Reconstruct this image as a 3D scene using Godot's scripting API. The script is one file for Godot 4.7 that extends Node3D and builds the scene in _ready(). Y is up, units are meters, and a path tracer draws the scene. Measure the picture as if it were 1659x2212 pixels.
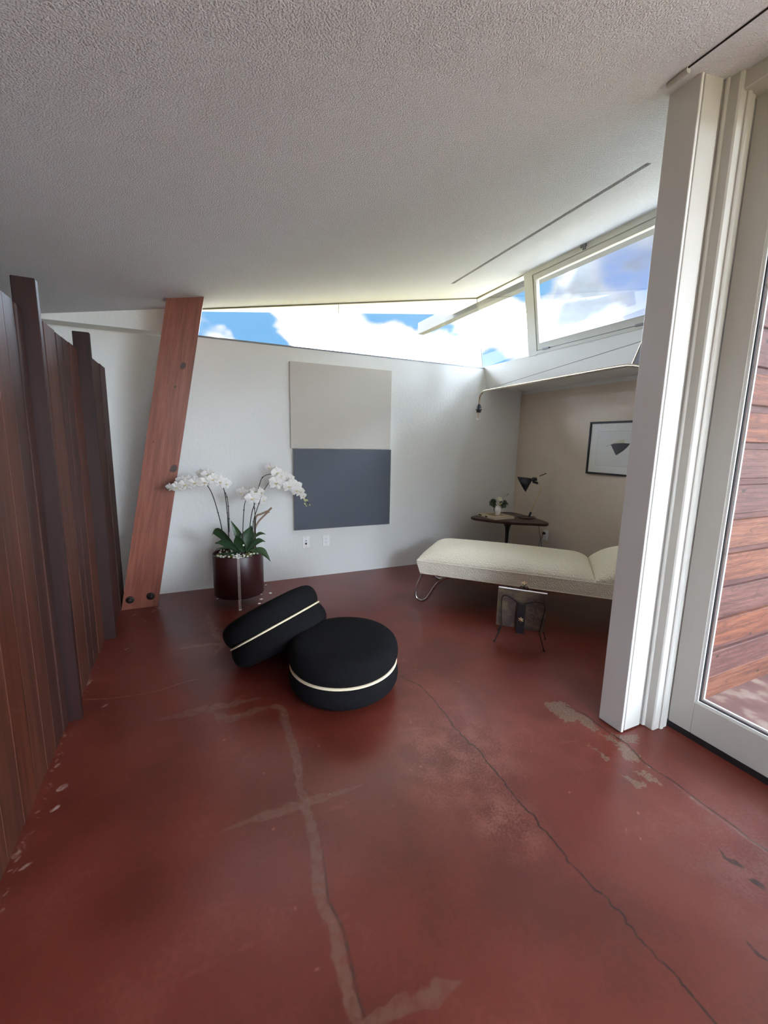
extends Node3D
# A red-floored desert room: sloping stucco ceiling, clerestory glass, redwood screen, daybed, two round poufs.
# World: x along the back wall, z towards the viewer, y up, metres.

const UP := Vector3.UP
var M := {}
var names := {}
var noise := FastNoiseLite.new()

# ---------------------------------------------------------------- bookkeeping
func numbered(n: String) -> String:
	var k: int = names.get(n, -1) + 1
	names[n] = k
	return n if k == 0 else "%s_%03d" % [n, k]

func tag(o: Node, label: String, category: String, group := "") -> Node:
	o.set_meta("label", label)
	o.set_meta("category", category)
	if group: o.set_meta("group", group)
	return o

func thing(called: String, label: String, category: String, at := Vector3.ZERO, group := "") -> Node3D:
	var o := Node3D.new()
	o.name = numbered(called)
	o.position = at
	add_child(o, true)
	tag(o, label, category, group)
	return o

func obj(called: String, st: SurfaceTool, mat: Material, parent: Node = self) -> MeshInstance3D:
	st.generate_normals()
	return place(called, st.commit(), mat, parent)

func place(called: String, mesh: Mesh, mat: Material, parent: Node = self) -> MeshInstance3D:
	var o := MeshInstance3D.new()
	o.mesh = mesh
	o.material_override = mat
	o.name = numbered(called) if parent == self else called
	o.cast_shadow = GeometryInstance3D.SHADOW_CASTING_SETTING_ON
	parent.add_child(o, true)
	return o

func struct(called: String, st: SurfaceTool, mat: Material, parent: Node = self) -> MeshInstance3D:
	var o := obj(called, st, mat, parent)
	if parent == self: o.set_meta("kind", "structure")
	return o

func shell(called: String) -> Node3D:
	var o := Node3D.new()
	o.name = called
	o.set_meta("kind", "structure")
	add_child(o, true)
	return o

# ---------------------------------------------------------------- shape helpers
func mb() -> SurfaceTool:
	var st := SurfaceTool.new()
	st.begin(Mesh.PRIMITIVE_TRIANGLES)
	return st

func vtx(st: SurfaceTool, p: Vector3, uv = null) -> void:
	st.set_uv(Vector2(p.x, p.z) if uv == null else uv)
	st.add_vertex(p)

# one triangle whose front looks along n
func tri(st: SurfaceTool, a: Vector3, b: Vector3, c: Vector3, n: Vector3, ua = null, ub = null, uc = null) -> void:
	if (a - c).cross(a - b).dot(n) >= 0.0:
		vtx(st, a, ua); vtx(st, b, ub); vtx(st, c, uc)
	else:
		vtx(st, a, ua); vtx(st, c, uc); vtx(st, b, ub)

func poly(st: SurfaceTool, pts: Array, n: Vector3) -> void:
	for i in range(1, pts.size() - 1):
		tri(st, pts[0], pts[i], pts[i + 1], n)

# a box with chamfered edges
func box(st: SurfaceTool, lo: Vector3, hi: Vector3, b := 0.0, xf := Transform3D.IDENTITY) -> void:
	st.set_smooth_group(-1)
	var c := (lo + hi) / 2.0
	var h := (hi - lo) / 2.0
	b = minf(b, minf(h.x, minf(h.y, h.z)) * 0.49)
	var g := func(sx: float, sy: float, sz: float, k: int) -> Vector3:
		var d := Vector3(h.x - b, h.y - b, h.z - b)
		d[k] = h[k]
		return xf * (c + Vector3(sx * d.x, sy * d.y, sz * d.z))
	for k in 3:
		for s in [-1.0, 1.0]:
			var n := Vector3.ZERO
			n[k] = s
			var q := []
			for e in [[-1.0, -1.0], [1.0, -1.0], [1.0, 1.0], [-1.0, 1.0]]:
				var v := Vector3.ZERO
				v[k] = s; v[(k + 1) % 3] = e[0]; v[(k + 2) % 3] = e[1]
				q.append(g.call(v.x, v.y, v.z, k))
			poly(st, q, xf.basis * n)
	if b <= 0.0: return
	for k in 3:
		var i := (k + 1) % 3
		var j := (k + 2) % 3
		for si in [-1.0, 1.0]:
			for sj in [-1.0, 1.0]:
				var v0 := Vector3.ZERO
				v0[i] = si; v0[j] = sj; v0[k] = -1.0
				var v1 := v0
				v1[k] = 1.0
				var n := v0
				n[k] = 0.0
				poly(st, [g.call(v0.x, v0.y, v0.z, i), g.call(v1.x, v1.y, v1.z, i), g.call(v1.x, v1.y, v1.z, j), g.call(v0.x, v0.y, v0.z, j)], xf.basis * n)
	for sx in [-1.0, 1.0]:
		for sy in [-1.0, 1.0]:
			for sz in [-1.0, 1.0]:
				tri(st, g.call(sx, sy, sz, 0), g.call(sx, sy, sz, 1), g.call(sx, sy, sz, 2), xf.basis * Vector3(sx, sy, sz))

# any planar outline pushed along dir
func extrude(st: SurfaceTool, pts: Array, dir: Vector3, smooth_sides := false) -> void:
	var n := dir.normalized()
	var e1: Vector3 = (pts[1] - pts[0]).normalized()
	e1 = (e1 - n * e1.dot(n)).normalized()
	var e2 := n.cross(e1)
	var flat := PackedVector2Array()
	for p in pts: flat.append(Vector2(e1.dot(p), e2.dot(p)))
	var area := 0.0
	for i in flat.size():
		area += flat[i].cross(flat[(i + 1) % flat.size()])
	st.set_smooth_group(-1)
	var idx := Geometry2D.triangulate_polygon(flat)
	for i in range(0, idx.size(), 3):
		tri(st, pts[idx[i]], pts[idx[i + 1]], pts[idx[i + 2]], -n)
		tri(st, pts[idx[i]] + dir, pts[idx[i + 1]] + dir, pts[idx[i + 2]] + dir, n)
	if smooth_sides: st.set_smooth_group(1)
	for i in pts.size():
		var a: Vector3 = pts[i]
		var b: Vector3 = pts[(i + 1) % pts.size()]
		var out := (b - a).cross(n) * signf(area)
		tri(st, a, b, b + dir, out); tri(st, a, b + dir, a + dir, out)

# eight corners: lo quad (4, in order) and hi quad (4)
func hexa(st: SurfaceTool, q: Array) -> void:
	st.set_smooth_group(-1)
	var c := Vector3.ZERO
	for p in q: c += p / 8.0
	for f in [[0, 1, 2, 3], [4, 5, 6, 7], [0, 1, 5, 4], [1, 2, 6, 5], [2, 3, 7, 6], [3, 0, 4, 7]]:
		var m: Vector3 = (q[f[0]] + q[f[1]] + q[f[2]] + q[f[3]]) / 4.0
		poly(st, [q[f[0]], q[f[1]], q[f[2]], q[f[3]]], m - c)

# rounded path through the control points (Catmull-Rom)
func smooth_path(pts: Array, per := 5) -> Array:
	var out := []
	for i in pts.size() - 1:
		var p0: Vector3 = pts[maxi(i - 1, 0)]
		var p3: Vector3 = pts[mini(i + 2, pts.size() - 1)]
		for k in per:
			out.append((pts[i] as Vector3).cubic_interpolate(pts[i + 1], p0, p3, float(k) / per))
	out.append(pts[-1])
	return out

func tube(st: SurfaceTool, pts: Array, r, seg := 8, caps := true) -> void:
	st.set_smooth_group(1)
	var rings := []
	var nrm := Vector3.ZERO
	for i in pts.size():
		var t: Vector3 = (pts[mini(i + 1, pts.size() - 1)] - pts[maxi(i - 1, 0)]).normalized()
		if i == 0: nrm = t.cross(UP if absf(t.y) < 0.9 else Vector3.RIGHT).normalized()
		nrm = (nrm - t * nrm.dot(t)).normalized()
		var bi := t.cross(nrm)
		var rad: float = r[i] if r is Array else r
		var ring := []
		for k in seg:
			var a := TAU * k / seg
			ring.append(pts[i] + (nrm * cos(a) + bi * sin(a)) * rad)
		rings.append(ring)
	for i in pts.size() - 1:
		for k in seg:
			var a: Vector3 = rings[i][k]
			var b: Vector3 = rings[i][(k + 1) % seg]
			var c: Vector3 = rings[i + 1][(k + 1) % seg]
			var d: Vector3 = rings[i + 1][k]
			var n: Vector3 = (a + b) / 2.0 - pts[i] + (c + d) / 2.0 - pts[i + 1]
			tri(st, a, b, c, n); tri(st, a, c, d, n)
	if caps:
		st.set_smooth_group(-1)
		for e in [[0, 1], [pts.size() - 1, pts.size() - 2]]:
			var n: Vector3 = pts[e[0]] - pts[e[1]]
			for k in seg: tri(st, pts[e[0]], rings[e[0]][k], rings[e[0]][(k + 1) % seg], n)

# profile: Vector2(radius, height) running so that the surface looks to the right of the run seen with height up
func lathe(st: SurfaceTool, prof: Array, seg := 24, xf := Transform3D.IDENTITY, inside := false) -> void:
	st.set_smooth_group(1)
	for i in prof.size() - 1:
		var p: Vector2 = prof[i]
		var q: Vector2 = prof[i + 1]
		for k in seg:
			var a := TAU * k / seg
			var b := TAU * (k + 1) / seg
			var m := (a + b) / 2.0
			var o2 := Vector2(q.y - p.y, p.x - q.x)
			if inside: o2 = -o2
			var n := xf.basis * Vector3(cos(m) * o2.x, o2.y, sin(m) * o2.x)
			var A := xf * Vector3(p.x * cos(a), p.y, p.x * sin(a))
			var B := xf * Vector3(p.x * cos(b), p.y, p.x * sin(b))
			var Cc := xf * Vector3(q.x * cos(b), q.y, q.x * sin(b))
			var D := xf * Vector3(q.x * cos(a), q.y, q.x * sin(a))
			if p.x > 1e-6: tri(st, A, B, Cc, n)
			if q.x > 1e-6: tri(st, A, Cc, D, n)

# open surface f(u, v); side = +1 or -1 picks the front
func sheet(st: SurfaceTool, nu: int, nv: int, f: Callable, side := 1.0, group := 1) -> void:
	st.set_smooth_group(group)
	for i in nu:
		for j in nv:
			var u0 := float(i) / nu
			var u1 := float(i + 1) / nu
			var v0 := float(j) / nv
			var v1 := float(j + 1) / nv
			var a: Vector3 = f.call(u0, v0)
			var b: Vector3 = f.call(u1, v0)
			var c: Vector3 = f.call(u1, v1)
			var d: Vector3 = f.call(u0, v1)
			var n := (c - a).cross(d - b) * side
			tri(st, a, b, c, n, Vector2(u0, v0), Vector2(u1, v0), Vector2(u1, v1))
			tri(st, a, c, d, n, Vector2(u0, v0), Vector2(u1, v1), Vector2(u0, v1))

func frame(x: Vector3, y: Vector3, at := Vector3.ZERO) -> Transform3D:
	var yy := y.normalized()
	var xx := (x - yy * x.dot(yy)).normalized()
	return Transform3D(Basis(xx, yy, xx.cross(yy)), at)

# ---------------------------------------------------------------- materials
func mat(c: Color, rough := 0.8, metal := 0.0) -> StandardMaterial3D:
	var m := StandardMaterial3D.new()
	m.albedo_color = c
	m.roughness = rough
	m.metallic = metal
	return m

func rgb(r: int, g: int, b: int) -> Color:
	return Color(r / 255.0, g / 255.0, b / 255.0)

func fbm(s: int, freq: float, oct := 4, kind := FastNoiseLite.TYPE_SIMPLEX_SMOOTH) -> FastNoiseLite:
	var n := FastNoiseLite.new()
	n.seed = s
	n.frequency = freq
	n.noise_type = kind
	n.fractal_octaves = oct
	return n

func bumps(s: int, freq: float, size: int, strength: float, oct := 4, kind := FastNoiseLite.TYPE_SIMPLEX_SMOOTH) -> NoiseTexture2D:
	var t := NoiseTexture2D.new()
	t.width = size; t.height = size
	t.seamless = true
	t.as_normal_map = true
	t.bump_strength = strength
	t.noise = fbm(s, freq, oct, kind)
	return t

func tri_map(m: StandardMaterial3D, scale: float, world := true) -> void:
	m.uv1_triplanar = true
	m.uv1_world_triplanar = world
	m.uv1_scale = Vector3.ONE * scale

func bumpy(m: StandardMaterial3D, t: Texture2D, amount := 1.0) -> void:
	m.normal_enabled = true
	m.normal_texture = t
	m.normal_scale = amount

# straight grain; along v when upright, along u otherwise. Colours are the wood's own.
func wood_image(s: int, w: int, h: int, dark: Color, mid: Color, light: Color, upright := true, knots := [], ring := 0.0) -> ImageTexture:
	var n1 := fbm(s, 0.011, 3)
	var n2 := fbm(s + 9, 0.09, 2)
	var data := PackedByteArray()
	data.resize(w * h * 3)
	var i := 0
	for y in h:
		for x in w:
			var a := float(x) if upright else float(y)
			var l := float(y) if upright else float(x)
			var kd := 0.0
			for k in knots:
				var dx: float = (a - k.x) / k.z
				var dy: float = (l - k.y) / (k.z * 1.1)
				var d := dx * dx + dy * dy
				a += k.z * 0.7 * signf(dx) * exp(-d * 0.25) * minf(absf(dx) * 1.0, 1.0)
				kd = maxf(kd, 1.0 - smoothstep(0.5, 1.1, d))
			var v := 0.5 + 0.55 * n1.get_noise_2d(a * 3.2, l * 0.22) + 0.28 * n2.get_noise_2d(a * 4.0, l * 0.12)
			v += 0.10 * sin((a + 6.0 * n1.get_noise_2d(a * 0.4 + 300.0, l * 0.3)) * 0.55)
			if ring > 0.0: v -= ring * pow(maxf(sin(a * 0.16 + 13.0 * n1.get_noise_2d(a * 0.5 + 70.0, l * 0.28)), 0.0), 9.0)
			v = clampf(v, 0.0, 1.0)
			var c := dark.lerp(mid, v * 2.0) if v < 0.5 else mid.lerp(light, v * 2.0 - 1.0)
			if kd > 0.0: c = c.lerp(dark * 0.45, kd * 0.85)
			data[i] = int(c.r * 255.0); data[i + 1] = int(c.g * 255.0); data[i + 2] = int(c.b * 255.0)
			i += 3
	return ImageTexture.create_from_image(Image.create_from_data(w, h, false, Image.FORMAT_RGB8, data))

func wood(t: Texture2D, tint: Color, scale: Vector3, off: Vector3, rough := 0.45) -> StandardMaterial3D:
	var m := mat(tint, rough)
	m.albedo_texture = t
	m.uv1_triplanar = true
	m.uv1_scale = scale
	m.uv1_offset = off
	return m

# ---------------------------------------------------------------- the concrete floor's own colours
const FX := -0.8
const FZ := -4.2
const FS := 4.5
const FN := 2048
var floor_px := PackedByteArray()
func V(x: float, z: float) -> Vector2: return Vector2(x, z)

func stroke(pts: Array, width: float, c: Color, most: float, rough_edge := 0.4, taper := false, dashes := 0.0) -> void:
	var k := FN / FS
	var done := {}
	for i in pts.size() - 1:
		var a: Vector2 = (pts[i] - Vector2(FX, FZ)) * k
		var b: Vector2 = (pts[i + 1] - Vector2(FX, FZ)) * k
		var w := width * k
		var lo := Vector2(minf(a.x, b.x), minf(a.y, b.y)) - Vector2.ONE * (w + 3.0)
		var hi := Vector2(maxf(a.x, b.x), maxf(a.y, b.y)) + Vector2.ONE * (w + 3.0)
		for y in range(maxi(int(lo.y), 0), mini(int(hi.y), FN - 1) + 1):
			for x in range(maxi(int(lo.x), 0), mini(int(hi.x), FN - 1) + 1):
				var p := Vector2(x, y)
				var q := Geometry2D.get_closest_point_to_segment(p, a, b)
				var d := p.distance_to(q)
				var ww := w * 0.5 * (1.0 + rough_edge * 2.2 * noise.get_noise_2d(x * 0.9, y * 0.9))
				if taper:
					var f := (i + (q - a).length() / maxf((b - a).length(), 0.01)) / (pts.size() - 1)
					ww *= clampf(4.0 * f * (1.0 - f) + 0.15, 0.0, 1.0)
				var al := clampf((ww - d) * 0.45 + 0.7, 0.0, 1.0) * most
				if rough_edge > 0.0: al *= clampf(0.85 + 0.7 * noise.get_noise_2d(x * 1.7 + 900.0, y * 1.7), 0.0, 1.0)
				if dashes > 0.0: al *= smoothstep(dashes - 0.25, dashes + 0.05, noise.get_noise_2d(x * 0.9, y * 0.9 + 500.0) + 0.35)
				if al > 0.0:
					var at := (y * FN + x) * 3
					var was: float = done.get(at, 0.0)
					if al > was:
						var f := (al - was) / maxf(1.0 - was, 0.001)
						done[at] = al
						floor_px[at] = int(lerpf(floor_px[at], c.r * 255.0, f))
						floor_px[at + 1] = int(lerpf(floor_px[at + 1], c.g * 255.0, f))
						floor_px[at + 2] = int(lerpf(floor_px[at + 2], c.b * 255.0, f))

func blob(pts: Array, c: Color, most: float) -> void:
	var k := FN / FS
	var g := PackedVector2Array()
	var lo := Vector2.ONE * 1e9
	var hi := -lo
	for p in pts:
		var q: Vector2 = (p - Vector2(FX, FZ)) * k
		g.append(q)
		lo = lo.min(q); hi = hi.max(q)
	for y in range(int(lo.y) - 6, int(hi.y) + 7):
		for x in range(int(lo.x) - 6, int(hi.x) + 7):
			if x < 0 or y < 0 or x >= FN or y >= FN: continue
			var p := Vector2(x + 9.0 * noise.get_noise_2d(x * 2.2, y * 2.2), y + 9.0 * noise.get_noise_2d(x * 2.2 + 70.0, y * 2.2 + 40.0))
			if Geometry2D.is_point_in_polygon(p, g):
				var al := most * clampf(0.95 + 0.8 * noise.get_noise_2d(x * 6.0, y * 6.0 + 333.0), 0.0, 1.0)
				var sh := 1.0 + 0.35 * noise.get_noise_2d(x * 9.0 + 40.0, y * 9.0)
				var at := (y * FN + x) * 3
				floor_px[at] = int(clampf(lerpf(floor_px[at], c.r * 255.0 * sh, al), 0, 255))
				floor_px[at + 1] = int(clampf(lerpf(floor_px[at + 1], c.g * 255.0 * sh, al), 0, 255))
				floor_px[at + 2] = int(clampf(lerpf(floor_px[at + 2], c.b * 255.0 * sh, al), 0, 255))

func haze(at: Vector2, r: float, c: Color, most: float) -> void:
	var k := FN / FS
	var o := (at - Vector2(FX, FZ)) * k
	var R := r * k
	for y in range(maxi(int(o.y - R), 0), mini(int(o.y + R), FN - 1)):
		for x in range(maxi(int(o.x - R), 0), mini(int(o.x + R), FN - 1)):
			var d := Vector2(x, y).distance_to(o) / R
			if d >= 1.0: continue
			var al := most * (1.0 - d * d) * clampf(noise.get_noise_2d(x * 0.5 + 77.0, y * 0.5) * 0.9 + 0.9 * noise.get_noise_2d(x * 6.0, y * 6.0) + 0.5, 0.0, 1.0)
			var i := (y * FN + x) * 3
			floor_px[i] = int(lerpf(floor_px[i], c.r * 255.0, al))
			floor_px[i + 1] = int(lerpf(floor_px[i + 1], c.g * 255.0, al))
			floor_px[i + 2] = int(lerpf(floor_px[i + 2], c.b * 255.0, al))

func floor_texture() -> ImageTexture:
	noise = fbm(5, 0.03, 3)
	var big := fbm(11, 0.0045, 5).get_image(FN, FN).get_data()
	var fine := fbm(12, 0.09, 3).get_image(FN, FN).get_data()
	floor_px.resize(FN * FN * 3)
	var lut := PackedByteArray()
	lut.resize(256 * 3)
	for i in 256:
		var t := i / 255.0
		var c := rgb(92, 37, 27).lerp(rgb(106, 45, 35), smoothstep(0.2, 0.6, t)).lerp(rgb(118, 57, 46), smoothstep(0.6, 0.9, t))
		lut[i * 3] = int(c.r * 255.0); lut[i * 3 + 1] = int(c.g * 255.0); lut[i * 3 + 2] = int(c.b * 255.0)
	var j := 0
	for i in FN * FN:
		var k := (big[i] * 3 + fine[i]) / 4 * 3
		floor_px[j] = lut[k]; floor_px[j + 1] = lut[k + 1]; floor_px[j + 2] = lut[k + 2]
		j += 3
	var grey := rgb(112, 80, 66)
	var bare := rgb(116, 97, 80)
	var dark := rgb(28, 14, 12)
	# worn bloom beside the long crack
	haze(V(1.0, -1.3), 0.35, rgb(160, 106, 92), 0.5)
	haze(V(0.98, -0.98), 0.16, rgb(164, 116, 102), 0.5)
	haze(V(1.15, -1.6), 0.5, rgb(150, 92, 78), 0.35)
	haze(V(1.7, -0.5), 0.45, rgb(120, 92, 84), 0.5)
	haze(V(1.62, -1.15), 0.32, rgb(136, 70, 58), 0.35)
	haze(V(0.35, -3.2), 0.5, rgb(128, 82, 70), 0.4)
	# filler in the saw cuts
	stroke([V(0.04, -2.10), V(0.08, -2.03), V(0.14, -2.00), V(0.23, -2.02), V(0.33, -2.02)], 0.045, grey, 0.75, 0.5, true)
	stroke([V(0.33, -2.02), V(0.37, -1.98), V(0.36, -1.86), V(0.36, -1.76), V(0.36, -1.63), V(0.35, -1.54), V(0.33, -1.44), V(0.33, -1.27), V(0.32, -1.18), V(0.30, -1.09), V(0.29, -1.01), V(0.30, -0.97), V(0.305, -0.93), V(0.30, -0.87), V(0.29, -0.83), V(0.29, -0.77), V(0.29, -0.73), V(0.30, -0.6), V(0.29, -0.3), V(0.3, 0.2)], 0.034, grey, 0.8, 0.35)
	stroke([V(0.345, -1.2), V(0.325, -1.09), V(0.31, -1.01), V(0.32, -0.96), V(0.325, -0.92), V(0.32, -0.85), V(0.31, -0.76), V(0.315, -0.68)], 0.006, rgb(60, 40, 34), 0.7, 0.2, true)
	stroke([V(-0.21, -2.13), V(-0.08, -2.13), V(0.02, -2.13), V(0.14, -2.12), V(0.29, -2.12)], 0.05, grey, 0.7, 0.5, true)
	stroke([V(0.04, -1.38), V(0.13, -1.38), V(0.22, -1.38), V(0.32, -1.38), V(0.42, -1.37), V(0.56, -1.37)], 0.036, grey, 0.7, 0.4, true)
	stroke([V(0.30, -0.72), V(0.38, -0.71), V(0.44, -0.70), V(0.50, -0.70), V(0.56, -0.69)], 0.042, grey, 0.7, 0.4, true)
	stroke([V(-0.14, -2.86), V(-0.01, -2.87), V(0.11, -2.84), V(0.18, -2.84)], 0.035, rgb(134, 100, 86), 0.6, 0.5, true)
	stroke([V(0.07, -3.39), V(0.10, -3.17), V(0.11, -3.0), V(0.15, -2.84), V(0.08, -2.69)], 0.045, rgb(134, 100, 86), 0.6, 0.6, true)
	# bare concrete round the foot of the wall
	for b in [[V(1.64, -1.49), V(1.75, -1.46), V(1.75, -1.36), V(1.77, -1.29), V(1.72, -1.21), V(1.69, -1.24), V(1.70, -1.31), V(1.63, -1.32), V(1.63, -1.42)], [V(1.75, -1.18), V(1.81, -1.15), V(1.88, -1.12), V(1.81, -1.08), V(1.79, -1.10), V(1.77, -1.13)], [V(1.72, -1.21), V(1.75, -1.14), V(1.75, -1.02), V(1.70, -1.01), V(1.67, -1.04), V(1.71, -1.10)], [V(1.60, -1.17), V(1.61, -1.11), V(1.61, -1.06), V(1.58, -1.07), V(1.59, -1.11)], [V(1.64, -0.98), V(1.69, -0.95), V(1.68, -0.89), V(1.66, -0.89), V(1.65, -0.93)], [V(1.57, -0.99), V(1.61, -0.94), V(1.62, -0.91), V(1.57, -0.90), V(1.57, -0.93)], [V(1.725, -0.99), V(1.735, -0.93), V(1.72, -0.95)], [V(1.705, -0.84), V(1.73, -0.79), V(1.735, -0.75), V(1.715, -0.80)]]:
		blob(b, bare, 0.85)
	for b in [[V(1.58, -0.63), V(1.56, -0.60), V(1.57, -0.58), V(1.58, -0.56)], [V(1.55, -0.53), V(1.56, -0.51), V(1.56, -0.49)], [V(1.34, -0.44), V(1.33, -0.41), V(1.34, -0.39)]]:
		stroke(b, 0.012, dark, 0.8, 1.0, true)
	# cracks
	var crack := [V(1.06, -2.02), V(1.12, -1.89), V(1.12, -1.75), V(1.11, -1.61), V(1.10, -1.50), V(1.10, -1.41), V(1.11, -1.34), V(1.10, -1.24), V(1.10, -1.17), V(1.09, -1.12), V(1.08, -1.04), V(1.09, -0.98), V(1.08, -0.94), V(1.08, -0.89), V(1.07, -0.83), V(1.07, -0.74), V(1.08, -0.67), V(1.08, -0.62), V(1.07, -0.57), V(1.07, -0.53), V(1.08, -0.47), V(1.07, -0.44), V(1.07, -0.2), V(1.08, 0.2)]
	var jag := []
	for i in crack.size() - 1:
		for k in 4:
			var p: Vector2 = crack[i].lerp(crack[i + 1], k / 4.0)
			jag.append(p + Vector2(noise.get_noise_2d(i * 97.0 + k * 31.0, 3.0), noise.get_noise_2d(i * 57.0 + k * 41.0, 90.0)) * 0.012)
	stroke(jag, 0.0036, dark, 0.9, 0.25)
	stroke([V(1.04, -2.00), V(1.15, -2.03), V(1.26, -2.04), V(1.37, -2.02), V(1.55, -2.03), V(1.73, -2.03)], 0.0036, rgb(60, 30, 26), 0.7, 0.4)
	stroke([V(1.74, -1.42), V(1.77, -1.33), V(1.76, -1.2), V(1.77, -1.1), V(1.73, -1.00), V(1.73, -0.93), V(1.74, -0.88), V(1.73, -0.77), V(1.73, -0.71), V(1.73, -0.66), V(1.72, -0.60), V(1.73, -0.5)], 0.0045, dark, 0.85, 0.5)
	stroke([V(1.725, -0.86), V(1.715, -0.7), V(1.72, -0.58), V(1.71, -0.45)], 0.010, rgb(120, 96, 86), 0.6, 0.9)
	stroke([V(-0.56, -2.46), V(-0.45, -2.42), V(-0.32, -2.40), V(-0.20, -2.40), V(-0.11, -2.43), V(-0.02, -2.44)], 0.005, rgb(168, 108, 92), 0.7, 0.4)
	# chips and plaster crumbs along the screen and the wall
	for s in [V(-0.46, -2.35), V(-0.52, -1.82), V(-0.52, -1.71), V(-0.43, -2.99), V(-0.37, -3.41), V(-0.45, -3.57), V(-0.33, -3.63), V(-0.55, -1.49)]:
		stroke([s, s + V(0.014, -0.012)], 0.012, rgb(168, 148, 138), 0.85, 0.9)
	var rng := RandomNumberGenerator.new()
	rng.seed = 4
	for i in 70:
		var z := rng.randf_range(-3.9, -1.35)
		var x := -0.585 + rng.randf_range(0.0, 0.03)
		stroke([V(x, z), V(x + 0.006, z + rng.randf_range(-0.015, 0.015))], rng.randf_range(0.004, 0.009), rgb(150, 124, 112), 0.7, 1.0)
	for i in 60:
		var p := V(rng.randf_range(-0.5, 2.0), rng.randf_range(-3.9, -0.3))
		stroke([p, p + V(rng.randf_range(-0.008, 0.008), rng.randf_range(-0.008, 0.008))], rng.randf_range(0.0025, 0.005), rgb(176, 132, 118), 0.6, 0.6)
	for i in 26:
		var p := V(rng.randf_range(-0.5, 2.0), rng.randf_range(-3.7, -0.5))
		stroke([p, p + V(rng.randf_range(-0.2, 0.2), rng.randf_range(-0.05, 0.05))], 0.014, rgb(150, 92, 78), 0.22, 0.9, true)
	stroke([V(-0.3, -3.70), V(-0.26, -3.66), V(-0.33, -3.6)], 0.014, rgb(160, 140, 128), 0.7, 1.0)
	return ImageTexture.create_from_image(Image.create_from_data(FN, FN, false, Image.FORMAT_RGB8, floor_px))

# ---------------------------------------------------------------- sky: blue with broken cumulus
func sky_texture() -> ImageTexture:
	var w := 2560
	var h := 1280
	var n1 := fbm(21, 2.3, 6)
	var n2 := fbm(33, 7.0, 5)
	var im := Image.create(w, h, false, Image.FORMAT_RGBF)
	var blue := Color(0.14, 0.43, 0.80)
	var deep := Color(0.25, 0.39, 0.74)
	# gaps in the cloud: direction, width, depth (a negative depth thickens)
	var gaps := [
		[Vector3(0.105, 0.250, -0.965), 0.060, 1.3], [Vector3(0.15, 0.236, -0.96), 0.045, 1.1], [Vector3(0.20, 0.194, -0.958), 0.030, 0.9],
		[Vector3(0.395, 0.275, -0.88), 0.035, 1.0], [Vector3(0.475, 0.262, -0.842), 0.045, 1.2], [Vector3(0.53, 0.225, -0.815), 0.04, 1.0],
		[Vector3(0.61, 0.175, -0.77), 0.045, 1.0], [Vector3(0.632, 0.32, -0.71), 0.035, 1.1], [Vector3(0.742, 0.318, -0.59), 0.035, 1.0], [Vector3(0.66, 0.325, -0.68), 0.035, 0.6], [Vector3(0.785, 0.30, -0.54), 0.035, 0.7],
		[Vector3(0.281, 0.231, -0.932), 0.09, -0.7], [Vector3(0.62, 0.25, -0.74), 0.06, -0.6], [Vector3(0.105, 0.198, -0.975), 0.04, -0.8], [Vector3(0.43, 0.205, -0.88), 0.06, -0.6], [Vector3(0.72, 0.24, -0.64), 0.07, -0.7]]
	for y in h / 2 + 2:
		var el := PI * (0.5 - (y + 0.5) / h)
		for x in w:
			var az := TAU * (x + 0.5) / w
			var d := Vector3(sin(az) * cos(el), sin(el), -cos(az) * cos(el))
			var q := d * Vector3(1, 1.7, 1)
			var a := n1.get_noise_3dv(q)
			var b := n2.get_noise_3dv(q)
			var cover := 0.52 + 1.25 * a + 0.30 * b
			if d.z < -0.3 and d.x > -0.3 and el < 0.7:
				for g in gaps:
					var s: float = d.distance_squared_to(g[0]) / (g[1] * g[1])
					if s < 6.0: cover -= g[2] * exp(-s) * (0.75 + 1.6 * b + 0.5 * a) if g[2] > 0.0 else g[2] * exp(-s)
			var thick := smoothstep(0.12, 0.46, cover)
			# thinner, greyer veil towards the east (+x)
			var east := smoothstep(0.655, 0.70, d.x) * (1.0 - smoothstep(0.5, 0.9, el))
			var hot := pow(smoothstep(0.40, 0.80, cover), 1.5)
			var core := lerpf(0.92, CLOUD, hot)
			core = lerpf(core, minf(core, 1.5), east)
			var bright := lerpf(core, 0.64 + 0.55 * b + 0.2 * a, east * smoothstep(0.225, 0.275, d.y + 0.10 * b + 0.05 * a))
			var c := blue.lerp(deep, east)
			c = c.lerp(Color(bright * lerpf(0.95, 0.82, hot), bright, bright * lerpf(1.06, 1.22, hot)), thick if east < 0.5 else clampf(cover * 1.6 - 0.1, 0.0, 1.0) * 0.95)
			im.set_pixel(x, y, c)
	im.fill_rect(Rect2i(0, h / 2 + 2, w, h / 2 - 2), Color(0.5, 0.45, 0.36))
	return ImageTexture.create_from_image(im)

const CLOUD := 38.0

# ---------------------------------------------------------------- measured planes
const ZB := -4.004          # face of the back wall
const XT := 3.624           # face of the alcove's tan wall
const FW := 0.2            # left edge of the glass added behind the camera to light the room
const XD := 2.08            # room face of the sliding door
func cy(x: float, z: float) -> float: return 2.39 + 0.18 * x + 0.005 * (z + 4.0)          # underside of the ceiling
func RP(y: float, z: float, o := 0.0) -> Vector3: return Vector3(3.064 - 0.1862 * (y - 2.207) + o, y, z)   # the right clerestory leans in

func lean_box(st: SurfaceTool, y0: float, y1: float, z0: float, z1: float, o0: float, o1: float) -> void:
	hexa(st, [RP(y0, z0, o0), RP(y0, z1, o0), RP(y1, z1, o0), RP(y1, z0, o0), RP(y0, z0, o1), RP(y0, z1, o1), RP(y1, z1, o1), RP(y1, z0, o1)])

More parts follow.
